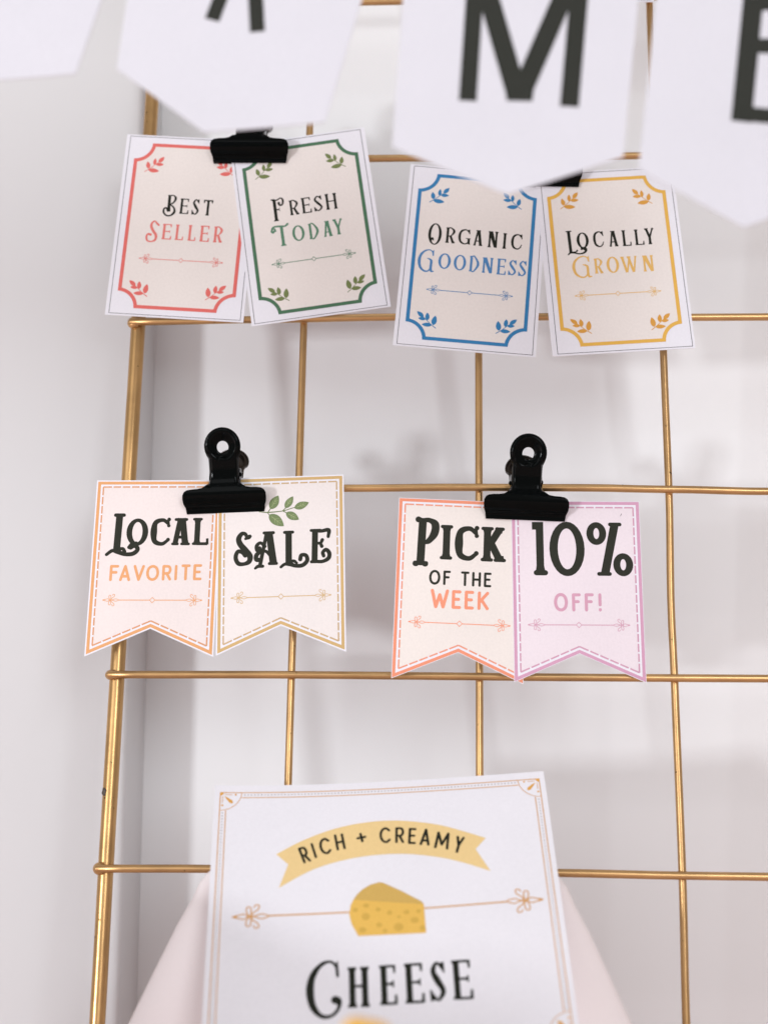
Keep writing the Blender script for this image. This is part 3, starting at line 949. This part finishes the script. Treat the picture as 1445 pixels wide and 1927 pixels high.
bot = [(-39.37, -46.99), (-28.48, -40.43), (-18.43, -36.7), (-6.0, -34.4), (7.57, -34.23), (20.05, -36.3), (29.93, -39.4), (40.29, -43.95)]
tl, tr = (-36.01, -36.89), (35.43, -33.9)


def dense(P, k=5):
    sh = Shape(); o = []
    for i in range(len(P) - 1):
        p0 = P[i - 1] if i else P[0]; p1, p2 = P[i], P[i + 1]; p3 = P[i + 2] if i < len(P) - 2 else P[-1]
        for j in range(k):
            t = j / k
            o.append(tuple(0.5 * (2 * p1[c] + (p2[c] - p0[c]) * t + (2 * p0[c] - 5 * p1[c] + 4 * p2[c] - p3[c]) * t * t + (3 * p1[c] - p0[c] - 3 * p2[c] + p3[c]) * t ** 3) for c in (0, 1)))
    return o + [P[-1]]


s.poly(dense(bot) + [tr] + dense(top)[::-1] + [tl])
printed('printed_ribbon', [s], C_RIB, sign, .06, cheese_bend)
RC = [('r', (-28.63, -36.27), (-31.02, -29.25), 3.12), ('i', (-25.36, -34.51), (-27.21, -27.66), 0.91), ('c', (-21.41, -32.96), (-22.62, -25.52), 4.29), ('h', (-15.73, -31.19), (-16.84, -23.89), 3.64), ('+', (-7.5, -28.35), (-8.4, -23.66), 3.96), ('c', (1.21, -29.09), (1.13, -21.79), 4.31), ('r', (6.67, -29.36), (7.0, -22.09), 3.45), ('e', (11.31, -30.07), (11.99, -22.76), 3.04), ('a', (16.08, -31.01), (17.18, -23.44), 3.94), ('m', (22.29, -32.97), (23.8, -25.46), 5.55), ('y', (28.11, -35.14), (30.26, -27.87), 3.26)]
LT = []
for ch, B, T, W in RC:
    B, T = Vector(B), Vector(T)
    up = (T - B); H = up.length; up.normalize(); rt = Vector((up.y, -up.x))
    LT.append(sans_glyph(ch, 0, 0, W, H, .135 if ch != '+' else .21, M=lambda q, B=B, up=up, rt=rt, W=W: tuple(B + rt * (q[0] - W / 2) + up * q[1])))
printed('lettering', LT, I_DARK, sign, .11, cheese_bend)
CHL = [('Cq', -28.31, -99.47, 11.34, 21.66), ('H', -14.62, -96.15, 8.2, 15.42), ('E', -3.35, -95.72, 6.47, 15.19), ('E', 5.57, -95.57, 7.19, 15.29), ('S', 14.48, -95.3, 6.13, 15.24), ('E', 22.52, -95.04, 7.38, 15.11)]
printed('lettering', letters(CHL), I_DARK, sign, .08, cheese_bend)
# arrow ornament behind the printed cheese
s = Shape()
ornament_end(s, -56.35, -58.8, 1, 1.93, .62); ornament_end(s, 58.5, -57.2, -1, 1.93, .62)
s.line((-43.0, -58.65), (14.0, -58.25), .62); s.line((14.0, -58.25), (45.2, -57.35), .62)
printed('arrow_ornament', [s], C_LINE, sign, .06, cheese_bend)
s = Shape()
s.poly([(-10.15, -68.47), (14.58, -68.45), (14.41, -56.5), (-11.6, -53.2), (-12.7, -55.6), (-13.3, -59.4), (-12.5, -63.4)])
wd = printed('printed_cheese_wedge', [s], inkm("cheese_yellow_ink", 236, 188, 96), sign, .08, cheese_bend)
s = Shape()
s.poly([(-11.6, -53.25), (14.41, -56.55), (13.6, -55.3), (6.34, -50.4), (-.4, -46.5), (-1.8, -46.2), (-4.9, -47.0), (-8.2, -49.0), (-10.3, -51.2)])
printed('wedge_top', [s], inkm("cheese_shade_ink", 214, 174, 98), wd, .11, cheese_bend)
s = Shape()
for (x_, z_), r_ in zip([(-11.0, -57.6), (-7.0, -56.0), (-7.18, -60.63), (-2.56, -57.85), (1.6, -59.42), (-2.39, -64.28), (-8.54, -66.08), (-0.35, -66.91), (7.8, -59.5), (12.3, -59.3), (5.01, -61.35), (10.62, -63.0), (4.67, -65.55), (13.3, -66.4)],
                        [1.0, 1.1, 1.5, 1.0, 1.0, 1.1, 1.4, .9, 1.1, .9, .7, 1.5, 1.8, 1.0]):
    s.disc(x_, z_, r_, r_ * random.uniform(.8, 1.15), n=12)
printed('wedge_holes', [s], inkm("cheese_spot_ink", 216, 172, 84), wd, .11, cheese_bend)


# ------------------------------------------------------------------ gold wire panel
def tube(path, r, nseg=14, cap=True):
    V, F = [], []
    P = [Vector(p) for p in path]
    for i, p in enumerate(P):
        d = (P[min(i + 1, len(P) - 1)] - P[max(i - 1, 0)]).normalized()
        a = d.cross(Vector((0, 1, 0)));
        if a.length < .1: a = d.cross(Vector((1, 0, 0)))
        a.normalize(); b = d.cross(a)
        rr = r[i] if hasattr(r, '__len__') else r
        for k in range(nseg):
            u = 2 * pi * k / nseg
            V.append(tuple(p + a * (rr * cos(u)) + b * (rr * sin(u))))
    n = len(P)
    for i in range(n - 1):
        for k in range(nseg):
            j = (k + 1) % nseg
            F.append([i * nseg + k, (i + 1) * nseg + k, (i + 1) * nseg + j, i * nseg + j])
    if cap:
        F.append(list(range(nseg))[::-1]); F.append([(n - 1) * nseg + k for k in range(nseg)])
    return V, F


def fix_normals(o):
    import bmesh
    bm = bmesh.new(); bm.from_mesh(o.data)
    bmesh.ops.recalc_face_normals(bm, faces=bm.faces)
    bm.to_mesh(o.data); bm.free()


panel = thing('wire_grid_panel', 'gold painted metal wire grid panel leaning against the white wall', 'grid panel', LEAN)


def interp(t, P):
    for (a, va), (b, vb) in zip(P, P[1:]):
        if t <= b:
            u = max(0, (t - a) / (b - a)); u = u * u * (3 - 2 * u)
            return va + (vb - va) * u
    return P[-1][1]


def wire(name, fn, t0, t1, r, mat, step=12, endround=True):
    n = int(abs(t1 - t0) / step) + 1
    path = [fn(t0 + (t1 - t0) * i / n) for i in range(n + 1)]
    rad = [r * (1 + .012 * random.uniform(-1, 1)) for _ in path]
    if endround:
        d = (Vector(path[0]) - Vector(path[1])).normalized(); e = (Vector(path[-1]) - Vector(path[-2])).normalized()
        path = [tuple(Vector(path[0]) + d * r * .35)] + path + [tuple(Vector(path[-1]) + e * r * .35)]
        rad = [r * .7] + rad + [r * .7]
    V, F = tube(path, rad, 16)
    o = mesh_obj(name, V, F, mat, panel, True)
    fix_normals(o)
    return o


ZT, ZB, XR = 322.0, -548.0, 402.0
wire('frame_bar', lambda z: (interp(z, [(ZB, 6.2), (-460, 5.8), (-380, 5.4), (-230, 5.1), (-60, 5.1), (ZT, 5.0)]), 1.6, z), ZB, ZT, 3.25, M_GOLD)
wire('frame_bar', lambda z: (XR, 1.6, z), ZB, ZT, 3.25, M_GOLD)
COLX = {1: [(ZB, 80.0), (-320, 80.0), (-221, 80.7), (-64, 80.8), (ZT, 80.6)],
        2: [(ZB, 159.1), (-243, 159.2), (ZT, 159.3)],
        3: [(ZB, 239.8), (-456, 239.9), (-400, 240.5), (-320, 240.2), (-292, 239.9), (-240, 240.8), (-180, 240.6), (0, 240.1), (ZT, 240)],
        4: [(ZB, 320.2), (ZT, 320.0)]}
for k, P in COLX.items():
    wire('vertical_wire', lambda z, P=P: (interp(z, P), -.1 + .15 * sin(z * .03 + k), z), ZB, ZT, 1.62, M_WIRE)
ROWZ = {-4: [(0, 320), (402, 320)], -3: [(0, 240), (402, 240)], -2: [(0, 160), (402, 160)], -1: [(0, 80), (402, 80)],
        0: [(0, 1.0), (113, 1.4), (402, 1)],
        1: [(0, -80.7), (110, -80.9), (229, -81.1), (402, -80.7)],
        2: [(0, -161.0), (60, -160.2), (120, -159.4), (185, -159.7), (258, -160.4), (402, -160.6)],
        3: [(0, -239.3), (104, -238.9), (147, -238.5), (205, -238.7), (240, -239.4), (281, -240.3), (402, -240.4)],
        4: [(0, -320.8), (81, -320.4), (203, -320.7), (402, -320.5)],
        5: [(0, -400.6), (48, -400.1), (193, -399.8), (239, -400.2), (402, -400.1)],
        6: [(0, -480.2), (402, -480.0)]}
for k, P in ROWZ.items():
    wire('horizontal_wire', lambda x, P=P: (x, -3.15, interp(x, P)), 2.6, 403.5, 1.66, M_WIRE)
# weld beads where the wires cross the frame bar and each other
bead = None


def ball(rx, ry, rz, nu=12, nv=8):
    V = [(0, 0, rz)]
    for i in range(1, nv):
        a = pi * i / nv
        for j in range(nu):
            b = 2 * pi * j / nu
            V.append((rx * sin(a) * cos(b), ry * sin(a) * sin(b), rz * cos(a)))
    V.append((0, 0, -rz))
    F = [[0, 1 + j, 1 + (j + 1) % nu] for j in range(nu)]
    for i in range(nv - 2):
        for j in range(nu):
            a = 1 + i * nu + j; b = 1 + i * nu + (j + 1) % nu
            F.append([a, a + nu, b + nu, b])
    l = len(V) - 1; s0 = 1 + (nv - 2) * nu
    F += [[s0 + (j + 1) % nu, s0 + j, l] for j in range(nu)]
    return V, F


V, F = ball(2.9, 2.3, 2.5)
wb = None
me_b = None
for k in range(0, 7):
    x_, z_ = 3.4, interp(3.4, ROWZ[k])
    if wb is None:
        wb = mesh_obj('weld_bead', V, F, M_WIRE, panel, True); me_b = wb.data; fix_normals(wb); o = wb
    else:
        o = bpy.data.objects.new('weld_bead', me_b); COL.objects.link(o); o.parent = panel
    o.location = (x_ * MM + .0004, -2.2 * MM, z_ * MM); o.scale = (1, 1, random.uniform(.85, 1.1))
V, F = ball(2.3, 1.6, 2.1)
me_s = None
for k in range(0, 7):
    for c in (1, 2, 3):
        z_ = interp(80 * c, ROWZ[k]); x_ = interp(z_, COLX[c])
        if me_s is None:
            o = mesh_obj('weld_bead', V, F, M_WIRE, panel, True); me_s = o.data; fix_normals(o)
        else:
            o = bpy.data.objects.new('weld_bead', me_s); COL.objects.link(o); o.parent = panel
        o.location = (x_ * MM, -1.5 * MM, z_ * MM); o.scale = (random.uniform(.8, 1.0), 1, random.uniform(.8, 1.0))
# chip in the gold paint of the frame bar
M_CHIP = paper_mat("bare_dark_metal", (0.055, 0.04, 0.03, 1), rough=0.5, grain=.3)
V, F = ball(1.15, .5, 1.75)
V = [(x_ + .25 * sin(z_ * 3), y_, z_) for x_, y_, z_ in V]
o = mesh_obj('paint_chip', V, F, M_CHIP, panel, True)
o.location = (3.35 * MM, -1.05 * MM, -369.5 * MM); o.rotation_euler = (0, 0, -.55)


# ------------------------------------------------------------------ bulldog clips
def plate_mesh(front=True):
    half = [(16.7, 0), (17.0, 1.6), (17.1, 2.6), (17.8, 4.0), (18.0, 5.6), (17.9, 7.2), (17.2, 8.5), (16.0, 9.2), (14, 9.5), (11.5, 9.6), (9.4, 10.0), (7.8, 11.0), (6.8, 12.4), (6.3, 14.2),
            (6.15, 16), (6.1, 18), (6.1, 20), (6.12, 20.6), (6.2, 21.8)]
    a0 = atan2(22.8 - 27.1, 6.3)
    arc = [(7.6 * cos(a0 + (pi / 2 - a0) * i / 12), 27.1 + 7.6 * sin(a0 + (pi / 2 - a0) * i / 12)) for i in range(13)]
    right = half + arc
    left = [(-x_, z_) for x_, z_ in reversed(right[:-1])]
    outl = right + left
    vs = [Vector(p) for p in outl]
    hole = [(2.55 * cos(2 * pi * i / 24), 27.1 + 2.55 * sin(2 * pi * i / 24)) for i in range(24)]
    h0 = len(vs); vs += [Vector(p) for p in hole]
    edges = [(h0 + i, h0 + (i + 1) % 24) for i in range(24)]
    # interior points for a smooth surface
    def inside(x_, z_):
        c = False; n_ = len(outl)
        for i in range(n_):
            (x1, z1), (x2, z2) = outl[i], outl[(i + 1) % n_]
            if (z1 > z_) != (z2 > z_) and x_ < (x2 - x1) * (z_ - z1) / (z2 - z1) + x1: c = not c
        return c
    for rr in (3.0, 3.5, 4.1, 4.7, 5.3, 5.8, 6.3, 6.8, 7.2):
        m = int(14 + rr * 4)
        for i in range(m):
            u = 2 * pi * (i + .5 * (int(rr * 10) % 2)) / m
            p = (rr * cos(u), 27.1 + rr * sin(u))
            if inside(*p) and (p[1] > 24.4 or abs(p[0]) < 5): vs.append(Vector(p))
    z_ = .7
    while z_ < 24.4:
        hw = 18 if z_ < 9.5 else (6.9 if z_ > 11.5 else 10)
        xs = [i * .85 for i in range(int(hw / .85) + 1)]
        if z_ > 11.5: xs += [5.3, 5.6, 5.85]
        for x_ in xs:
            for m in ((1, -1) if x_ else (1,)):
                if inside(m * (x_ + .15) , z_) and inside(m * x_, z_ + .15) and inside(m * x_, z_ - .15): vs.append(Vector((m * x_, z_)))
        z_ += .8
    ov, _, of, _, _, orig = delaunay_2d_cdt(vs, edges, [list(range(len(outl)))], 0, 1e-4)
    prof = [(0, -.45), (1.4, -.7), (2.3, -1.0), (2.9, -2.0), (4.2, -3.6), (6, -4.9), (8, -5.6), (10, -5.7), (13, -5.6), (17, -6.6), (22, -8.6), (28, -11.0), (36, -13.2)]
    V = []
    for v in ov:
        x_, z_ = v.x, v.y
        y_ = interp_lin(z_, prof)
        r_ = hypot(x_, z_ - 27.1)
        if z_ > 22:
            if r_ < 6.2:
                u = (6.2 - r_) / 3.65
                u = min(1, u); y_ += 2.0 * u * u * (3 - 2 * u)
            if r_ > 6.7: y_ += .9 * min(1, (r_ - 6.7) / .9) ** 2
            k = min(1, max(0, (z_ - 22) / 2.5))
        else: k = 0
        if z_ > 11 and z_ < 25.5 and abs(x_) > 5.1:
            y_ += (1 - k) * min(1, (z_ - 11) / 3) * 2.6 * ((abs(x_) - 5.1) / 1.1) ** 1.6
        V.append((x_, y_ if front else -y_ * 1.6, z_))
    F = []
    for f, o_ in zip(of, orig):
        if not o_: continue
        cx = sum(ov[i].x for i in f) / 3; cz = sum(ov[i].y for i in f) / 3
        if hypot(cx, cz - 27.1) < 2.5: continue
        F.append(list(f) if front else list(reversed(f)))
    return V, F


def interp_lin(t, P):
    # smooth (catmull) sampling of the side profile
    for i in range(len(P) - 1):
        a, va = P[i]; b, vb = P[i + 1]
        if t <= b:
            p0 = P[i - 1][1] if i else va; p3 = P[i + 2][1] if i < len(P) - 2 else vb
            s0 = (vb - p0) / (b - (P[i - 1][0] if i else a - 1e-3)) * (b - a) if i else (vb - va)
            s1 = (p3 - va) / ((P[i + 2][0] if i < len(P) - 2 else b + 1e-3) - a) * (b - a) if i < len(P) - 2 else (vb - va)
            u = (t - a) / (b - a)
            return (2 * u ** 3 - 3 * u * u + 1) * va + (u ** 3 - 2 * u * u + u) * s0 + (-2 * u ** 3 + 3 * u * u) * vb + (u ** 3 - u * u) * s1
    return P[-1][1]


clip_meshes = {}


def bulldog(x_, y_, z_, roll, label, yaw=0.0):
    t = thing('bulldog_clip', label, 'clip', LEAN @ Matrix.Translation((x_ * MM, y_ * MM, z_ * MM)) @ Matrix.Rotation(yaw, 4, 'Z') @ Matrix.Rotation(roll, 4, 'Y'), 'black bulldog clips holding the cards')
    for nm, fr in (('front_plate', True), ('back_plate', False)):
        if nm not in clip_meshes:
            V, F = plate_mesh(fr)
            o = mesh_obj(nm, V, F, M_CLIP if fr else M_BACK, t, True)
            clip_meshes[nm] = o.data
        else:
            o = bpy.data.objects.new(nm, clip_meshes[nm]); COL.objects.link(o); o.parent = t
        md = o.modifiers.new('thickness', 'SOLIDIFY'); md.thickness = .00062; md.offset = 0
        md.use_even_offset = True
        bv = o.modifiers.new('edge', 'BEVEL'); bv.width = .00016; bv.segments = 2; bv.limit_method = 'ANGLE'; bv.angle_limit = radians(50)
    if 'spring' not in clip_meshes:
        path = []
        for i in range(150):
            u = i / 149
            path.append((-5.4 + 10.8 * u, 2.5 * cos(u * 2 * pi * 8), 15.8 + 2.5 * sin(u * 2 * pi * 8)))
        V, F = tube(path, .5, 6)
        o = mesh_obj('spring', V, F, M_SPRING, t, True); clip_meshes['spring'] = o.data
    else:
        o = bpy.data.objects.new('spring', clip_meshes['spring']); COL.objects.link(o); o.parent = t
    for sgn in (1, -1):
        key = 'pivot_tab'
        if key not in clip_meshes:
            V, F = [], []
            pr = [(-4.4, 14.2), (-2.6, 13.2), (2.6, 13.2), (4.4, 14.2), (3.2, 18.6), (1.6, 19.6), (-1.6, 19.6), (-3.2, 18.6)]
            V = [(-.35, a, b) for a, b in pr] + [(.35, a, b) for a, b in pr]
            m = len(pr)
            F = [list(range(m)), [m + i for i in reversed(range(m))]] + [[i, m + i, m + (i + 1) % m, (i + 1) % m] for i in range(m)]
            F = [list(reversed(f)) for f in F]
            # small rolled pin end
            bvv, bff = ball(.55, 1.0, 1.0, 8, 6)
            b0 = len(V); V += [(x2 + .5, y2 - 1.5, z2 + 16.6) for x2, y2, z2 in bvv]; F += [[b0 + i for i in f] for f in bff]
            o = mesh_obj(key, V, F, M_CLIP, t); clip_meshes[key] = o.data; fix_normals(o)
        else:
            o = bpy.data.objects.new(key, clip_meshes[key]); COL.objects.link(o); o.parent = t
        o.location = (sgn * 6.25 * MM, 0, 0)
        if sgn < 0: o.rotation_euler = (0, 0, pi)
    return t


bulldog(54.6, -8.3, -85.4, radians(.4), 'black bulldog clip holding the coral and green bordered cards', .018)
bulldog(187.6, -7.9, -98.6, radians(.6), 'black bulldog clip half hidden behind the M pennant tip', .045)
bulldog(50.6, -8.7, -251.6, radians(-2.4), 'black bulldog clip holding the Local Favorite and Sale cards', 0)
bulldog(178.6, -8.5, -254.6, radians(1.6), 'black bulldog clip holding the Pick and 10% Off cards', .05)

# card whose lower corner just shows at the top of the picture
t = thing('tag_card', 'white card corner at the very top edge beside the third gold wire', 'card',
          LEAN @ Matrix.Translation((210.2 * MM, -8.0 * MM, 84.6 * MM)) @ Matrix.Rotation(radians(.3), 4, 'Y'), 'rectangular cards with notched borders')
slab('paper', [(-31.3, -88.9), (31.3, -88.9), (31.3, 0), (-31.3, 0)], .32, M_WHITE, t)
s = Shape(); a = [(-29.8, -88.0), (29.9, -88.0), (29.9, -.9), (-29.8, -.9)]; ring(s, a, inset(a, .17))
printed('hairline_border', [s], I_LINE, t, .05)
s = Shape(); s.poly(notched_rect(26.8, -4, -85, 8, 0)); printed('cream_panel', [s], BEIGE, t, .05)
bulldog(206, -8.0, 69.5, 0, 'black bulldog clip above the picture holding the topmost card')

# ------------------------------------------------------------------ pennant banner in front
M_PEN = paper_mat("white_pennant_card", (0.625, 0.625, 0.675, 1), spec=.2, rough=.7, bump=.2)
I_PEN = inkm("pennant_black_ink", 44, 45, 41, rough=.6)
PEN = [
    ([(-33.7, -135.9), (-1.8, -157.8), (28.0, -156.0), (50.4, -66.0), (-22.9, -64.0)], 'blank looking white pennant at the top left corner', []),
    ([(41.3, -154.7), (70.3, -177.2), (108.7, -174.6), (135.4, -67.0), (47.6, -64.0)], 'white pennant with black letter A legs above the clip', 'A'),
    ([(129.9, -183.6), (165.7, -199.9), (201.3, -187.9), (214.9, -68.0), (136.1, -66.0)], 'white pennant with large black letter M', 'M'),
    ([(205.9, -192.4), (237.2, -211.7), (271.4, -198.6), (289.6, -70.0), (221.2, -68.0)], 'white pennant with black letter B at the right edge', 'B'),
]
PY = -200.0


def pen_letter(k):
    S = Shape()
    if k == 'A':
        for a, b in (((71.1, -137.1), (82.4, -98.4)), ((86.0, -141.6), (82.4, -98.4))): S.line(a, b, 4.9)
        S.line((76, -117), (84, -117.2), 4.4)
    elif k == 'M':
        S.line((153.4, -167.6), (156.3, -119), 5.6); S.line((185.1, -170.1), (190.0, -119), 5.9)
        S.line((157.6, -120.0), (168.6, -164.5), 6.6); S.line((188.2, -120.0), (170.4, -164.5), 6.6)
        S.poly([(165.6, -167.6), (173.6, -167.9), (174.6, -161), (165.0, -161)])
        S.poly([(153.5, -118), (160.2, -118), (159, -127), (154, -127)]); S.poly([(192.9, -118), (185.6, -118), (186.2, -127), (192.4, -127)])
    elif k == 'B':
        S.line((238.0, -176.0), (243.9, -132.0), 6.4)
        for p in ([(243.6, -134.5), (253, -134.8), (258.6, -139.5), (256.5, -147), (249, -149.6), (241.5, -149.2)],
                  [(241.2, -149.4), (252, -150.2), (259.6, -156), (258.5, -167.5), (250, -173.8), (238.4, -173.2)]):
            S.curve(p, 5.2, cap=False)
    return S


for pts, lab, let in PEN:
    cx = sum(p[0] for p in pts) / 5; cz = max(p[1] for p in pts)
    t = thing('pennant', lab, 'pennant', LEAN @ Matrix.Translation((cx * MM, PY * MM, cz * MM)), 'white letter pennants on the string')
    loc = [(x_ - cx, z_ - cz) for x_, z_ in pts]
    bend = lambda x, z: 0.7 * cos(x * .055) * min(1, -z / 60)
    slab('fabric', loc, .5, M_PEN, t, bend, 6)
    if let:
        S = pen_letter(let)
        S2 = Shape(); S2.polys = [[(x_ - cx, z_ - cz) for x_, z_ in p] for p in S.polys]
        printed('letter', [S2], I_PEN, t, .1, bend)
M_STR = paper_mat("cotton_string", (.7, .68, .64, 1), rough=.9)
pth = [(-260 + 12 * i, PY + .9, -66.6 + 24 * ((-260 + 12 * i - 140) / 400) ** 2 - 2.5) for i in range(68)]
V, F = tube(pth, .9, 8)
st = mesh_obj('banner_string', V, F, M_STR, None, True); st.matrix_world = LEAN
prop(st, 'thin white string carrying the letter pennants above the picture', 'string')

# ------------------------------------------------------------------ stand behind the sign
M_STAND = paper_mat("pale_pink_plastic", (0.90, 0.83, 0.835, 1), rough=.38, grain=.015, bump=.03)
PR = [(-397.2, 0), (-397.3, 40), (-398.0, 58), (-399.6, 64.5), (-402.2, 68), (-406.0, 70.8), (-412, 73.4), (-421.5, 78.5), (-439, 86.5), (-458, 95), (-500, 113), (-552, 135)]
prd = []
for i in range(len(PR) - 1):
    for k in range(4 if i > 0 else 2):
        n_ = 4 if i > 0 else 2
        prd.append((PR[i][0] + (PR[i + 1][0] - PR[i][0]) * k / n_, PR[i][1] + (PR[i + 1][1] - PR[i][1]) * k / n_))
prd.append(PR[-1])
V, F = [], []
NS = 72
for z_, r_ in prd:
    dep = .20 * r_ + 1.0 + max(0, (-398 - z_)) * .06
    for k in range(NS):
        u = 2 * pi * k / NS
        ca, sa = cos(u), sin(u)
        e = .8
        x_ = r_ * math.copysign(abs(ca) ** e, ca); y_ = dep * math.copysign(abs(sa) ** .4, sa)
        V.append((x_, y_, z_))
for i in range(len(prd) - 1):
    for k in range(NS):
        j = (k + 1) % NS
        F.append([i * NS + k, i * NS + j, (i + 1) * NS + j, (i + 1) * NS + k])
F.append([(len(prd) - 1) * NS + k for k in range(NS)])
sd = thing('sign_stand', 'pale pink flared stand with rounded shoulders behind the Cheese sheet', 'stand', LEAN @ Matrix.Translation((.1215, -.029, 0)))
o = mesh_obj('body', V, F, M_STAND, sd, True); fix_normals(o)
pth = []
for z_, r_ in prd[14:]:
    dep = .20 * r_ + 1.0 + max(0, (-398 - z_)) * .06
    u = -.42
    pth.append((r_ * cos(u) ** .8 * .985, -dep * (-sin(u)) ** .4 * 1.0, z_))
V, F = tube(pth, .35, 6); o = mesh_obj('seam', V, F, M_STAND, sd, True)

# ------------------------------------------------------------------ orange block at the bottom edge
def rounded_box(sx, sy, sz, r, n=5):
    V, F = [], []
    import bmesh
    bm = bmesh.new()
    bmesh.ops.create_cube(bm, size=1)
    for v in bm.verts: v.co = (v.co.x * sx, v.co.y * sy, v.co.z * sz)
    bmesh.ops.bevel(bm, geom=list(bm.edges), offset=r, segments=n, profile=.5, affect='EDGES')
    bm.verts.index_update()
    V = [tuple(v.co) for v in bm.verts]; F = [[v.index for v in f.verts] for f in bm.faces]
    bm.free()
    return V, F


M_OR = paper_mat("orange_cheddar", (0.88, 0.47, 0.03, 1), rough=.45, grain=.06, scale=200)
V, F = rounded_box(11, 14, 84, 2.4)
V = [(x_ * (1 + .25 * (42 - z_) / 84), y_, z_) for x_, y_, z_ in V]
ob = mesh_obj('cheese_stick', V, F, M_OR, None, True)
ob.matrix_world = LEAN @ Matrix.Translation((.1234, -.252, -.4795)) @ Matrix.Rotation(radians(9), 4, 'Y')
prop(ob, 'bright orange blurred block poking up below the word Cheese', 'cheese')


# ------------------------------------------------------------------ wall and counter
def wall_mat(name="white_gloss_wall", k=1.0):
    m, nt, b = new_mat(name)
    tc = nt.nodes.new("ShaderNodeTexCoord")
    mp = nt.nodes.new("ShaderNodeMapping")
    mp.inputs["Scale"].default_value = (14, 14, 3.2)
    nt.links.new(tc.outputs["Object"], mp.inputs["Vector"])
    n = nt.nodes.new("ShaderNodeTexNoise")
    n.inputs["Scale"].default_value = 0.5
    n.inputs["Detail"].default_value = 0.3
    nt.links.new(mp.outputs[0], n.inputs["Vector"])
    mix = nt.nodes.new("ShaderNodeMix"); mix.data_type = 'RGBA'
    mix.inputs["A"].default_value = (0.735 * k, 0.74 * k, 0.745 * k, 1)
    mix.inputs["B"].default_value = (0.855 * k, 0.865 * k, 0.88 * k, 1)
    nt.links.new(n.outputs["Fac"], mix.inputs["Factor"])
    nt.links.new(mix.outputs["Result"], b.inputs["Base Color"])
    b.inputs["Roughness"].default_value = 0.36
    b.inputs["Specular IOR Level"].default_value = 0.5
    bp = nt.nodes.new("ShaderNodeBump")
    bp.inputs["Strength"].default_value = 1.0
    bp.inputs["Distance"].default_value = .008
    nt.links.new(n.outputs["Fac"], bp.inputs["Height"])
    nt.links.new(bp.outputs[0], b.inputs["Normal"])
    return m


M_WALL = wall_mat()
M_WALL_SHADE = wall_mat('shade_tinted_projection', .78)  # overhead shade on the left wall, painted in as a lower base colour


def box(name, x0, x1, y0, y1, z0, z1, mat, r=0.0):
    V, F = rounded_box(x1 - x0, y1 - y0, z1 - z0, r, 3) if r else rounded_box(x1 - x0, y1 - y0, z1 - z0, 1e-4, 1)
    V = [(a + (x0 + x1) / 2, b_ + (y0 + y1) / 2, c_ + (z0 + z1) / 2) for a, b_, c_ in V]
    return mesh_obj(name, V, F, mat, None, r > 0, 1.0)


wl = box('wall', -.0032, 1.6, .056, .12, -.62, 1.3, M_WALL); prop(wl, kind='structure')
wl2 = box('wall_projection', -1.6, -.0032, .018, .1201, -.62, 1.3, M_WALL_SHADE, .004); prop(wl2, kind='structure')
M_TAB = paper_mat("pinkish_counter", (0.84, 0.60, 0.55, 1), rough=.4)
tb = box('counter', -1.2, 1.4, -1.3, .11, -.66, -.600, M_TAB); prop(tb, kind='structure')

# added blocker out of view at left, shaped to cast the sign's diagonal shadow
BLOCKER_EDGE = [(-124, -419.5), (-135, -422.9), (-150.5, -428.1), (-165.8, -433.7), (-189.8, -442.1), (-212.2, -449.9), (-229.7, -456.6), (-246, -462.3), (-254, -464.5),
      (-258, -463), (-262, -460.3), (-267, -459.6), (-272, -460.8), (-280, -465), (-292, -474), (-300, -596), (-124, -596)]
n_ = len(BLOCKER_EDGE)
V = [(x_, y_, z_) for x_ in (-12, -75) for y_, z_ in BLOCKER_EDGE]
F = [list(range(n_)), [n_ + i for i in reversed(range(n_))]] + [[i, n_ + i, n_ + (i + 1) % n_, (i + 1) % n_] for i in range(n_)]
o = mesh_obj('shadow_blocker', V, F, M_WHITE)
fix_normals(o)
o.matrix_world = LEAN
prop(o, 'added white shadow blocker with a slanting top standing at lower left of the sign', 'bag')
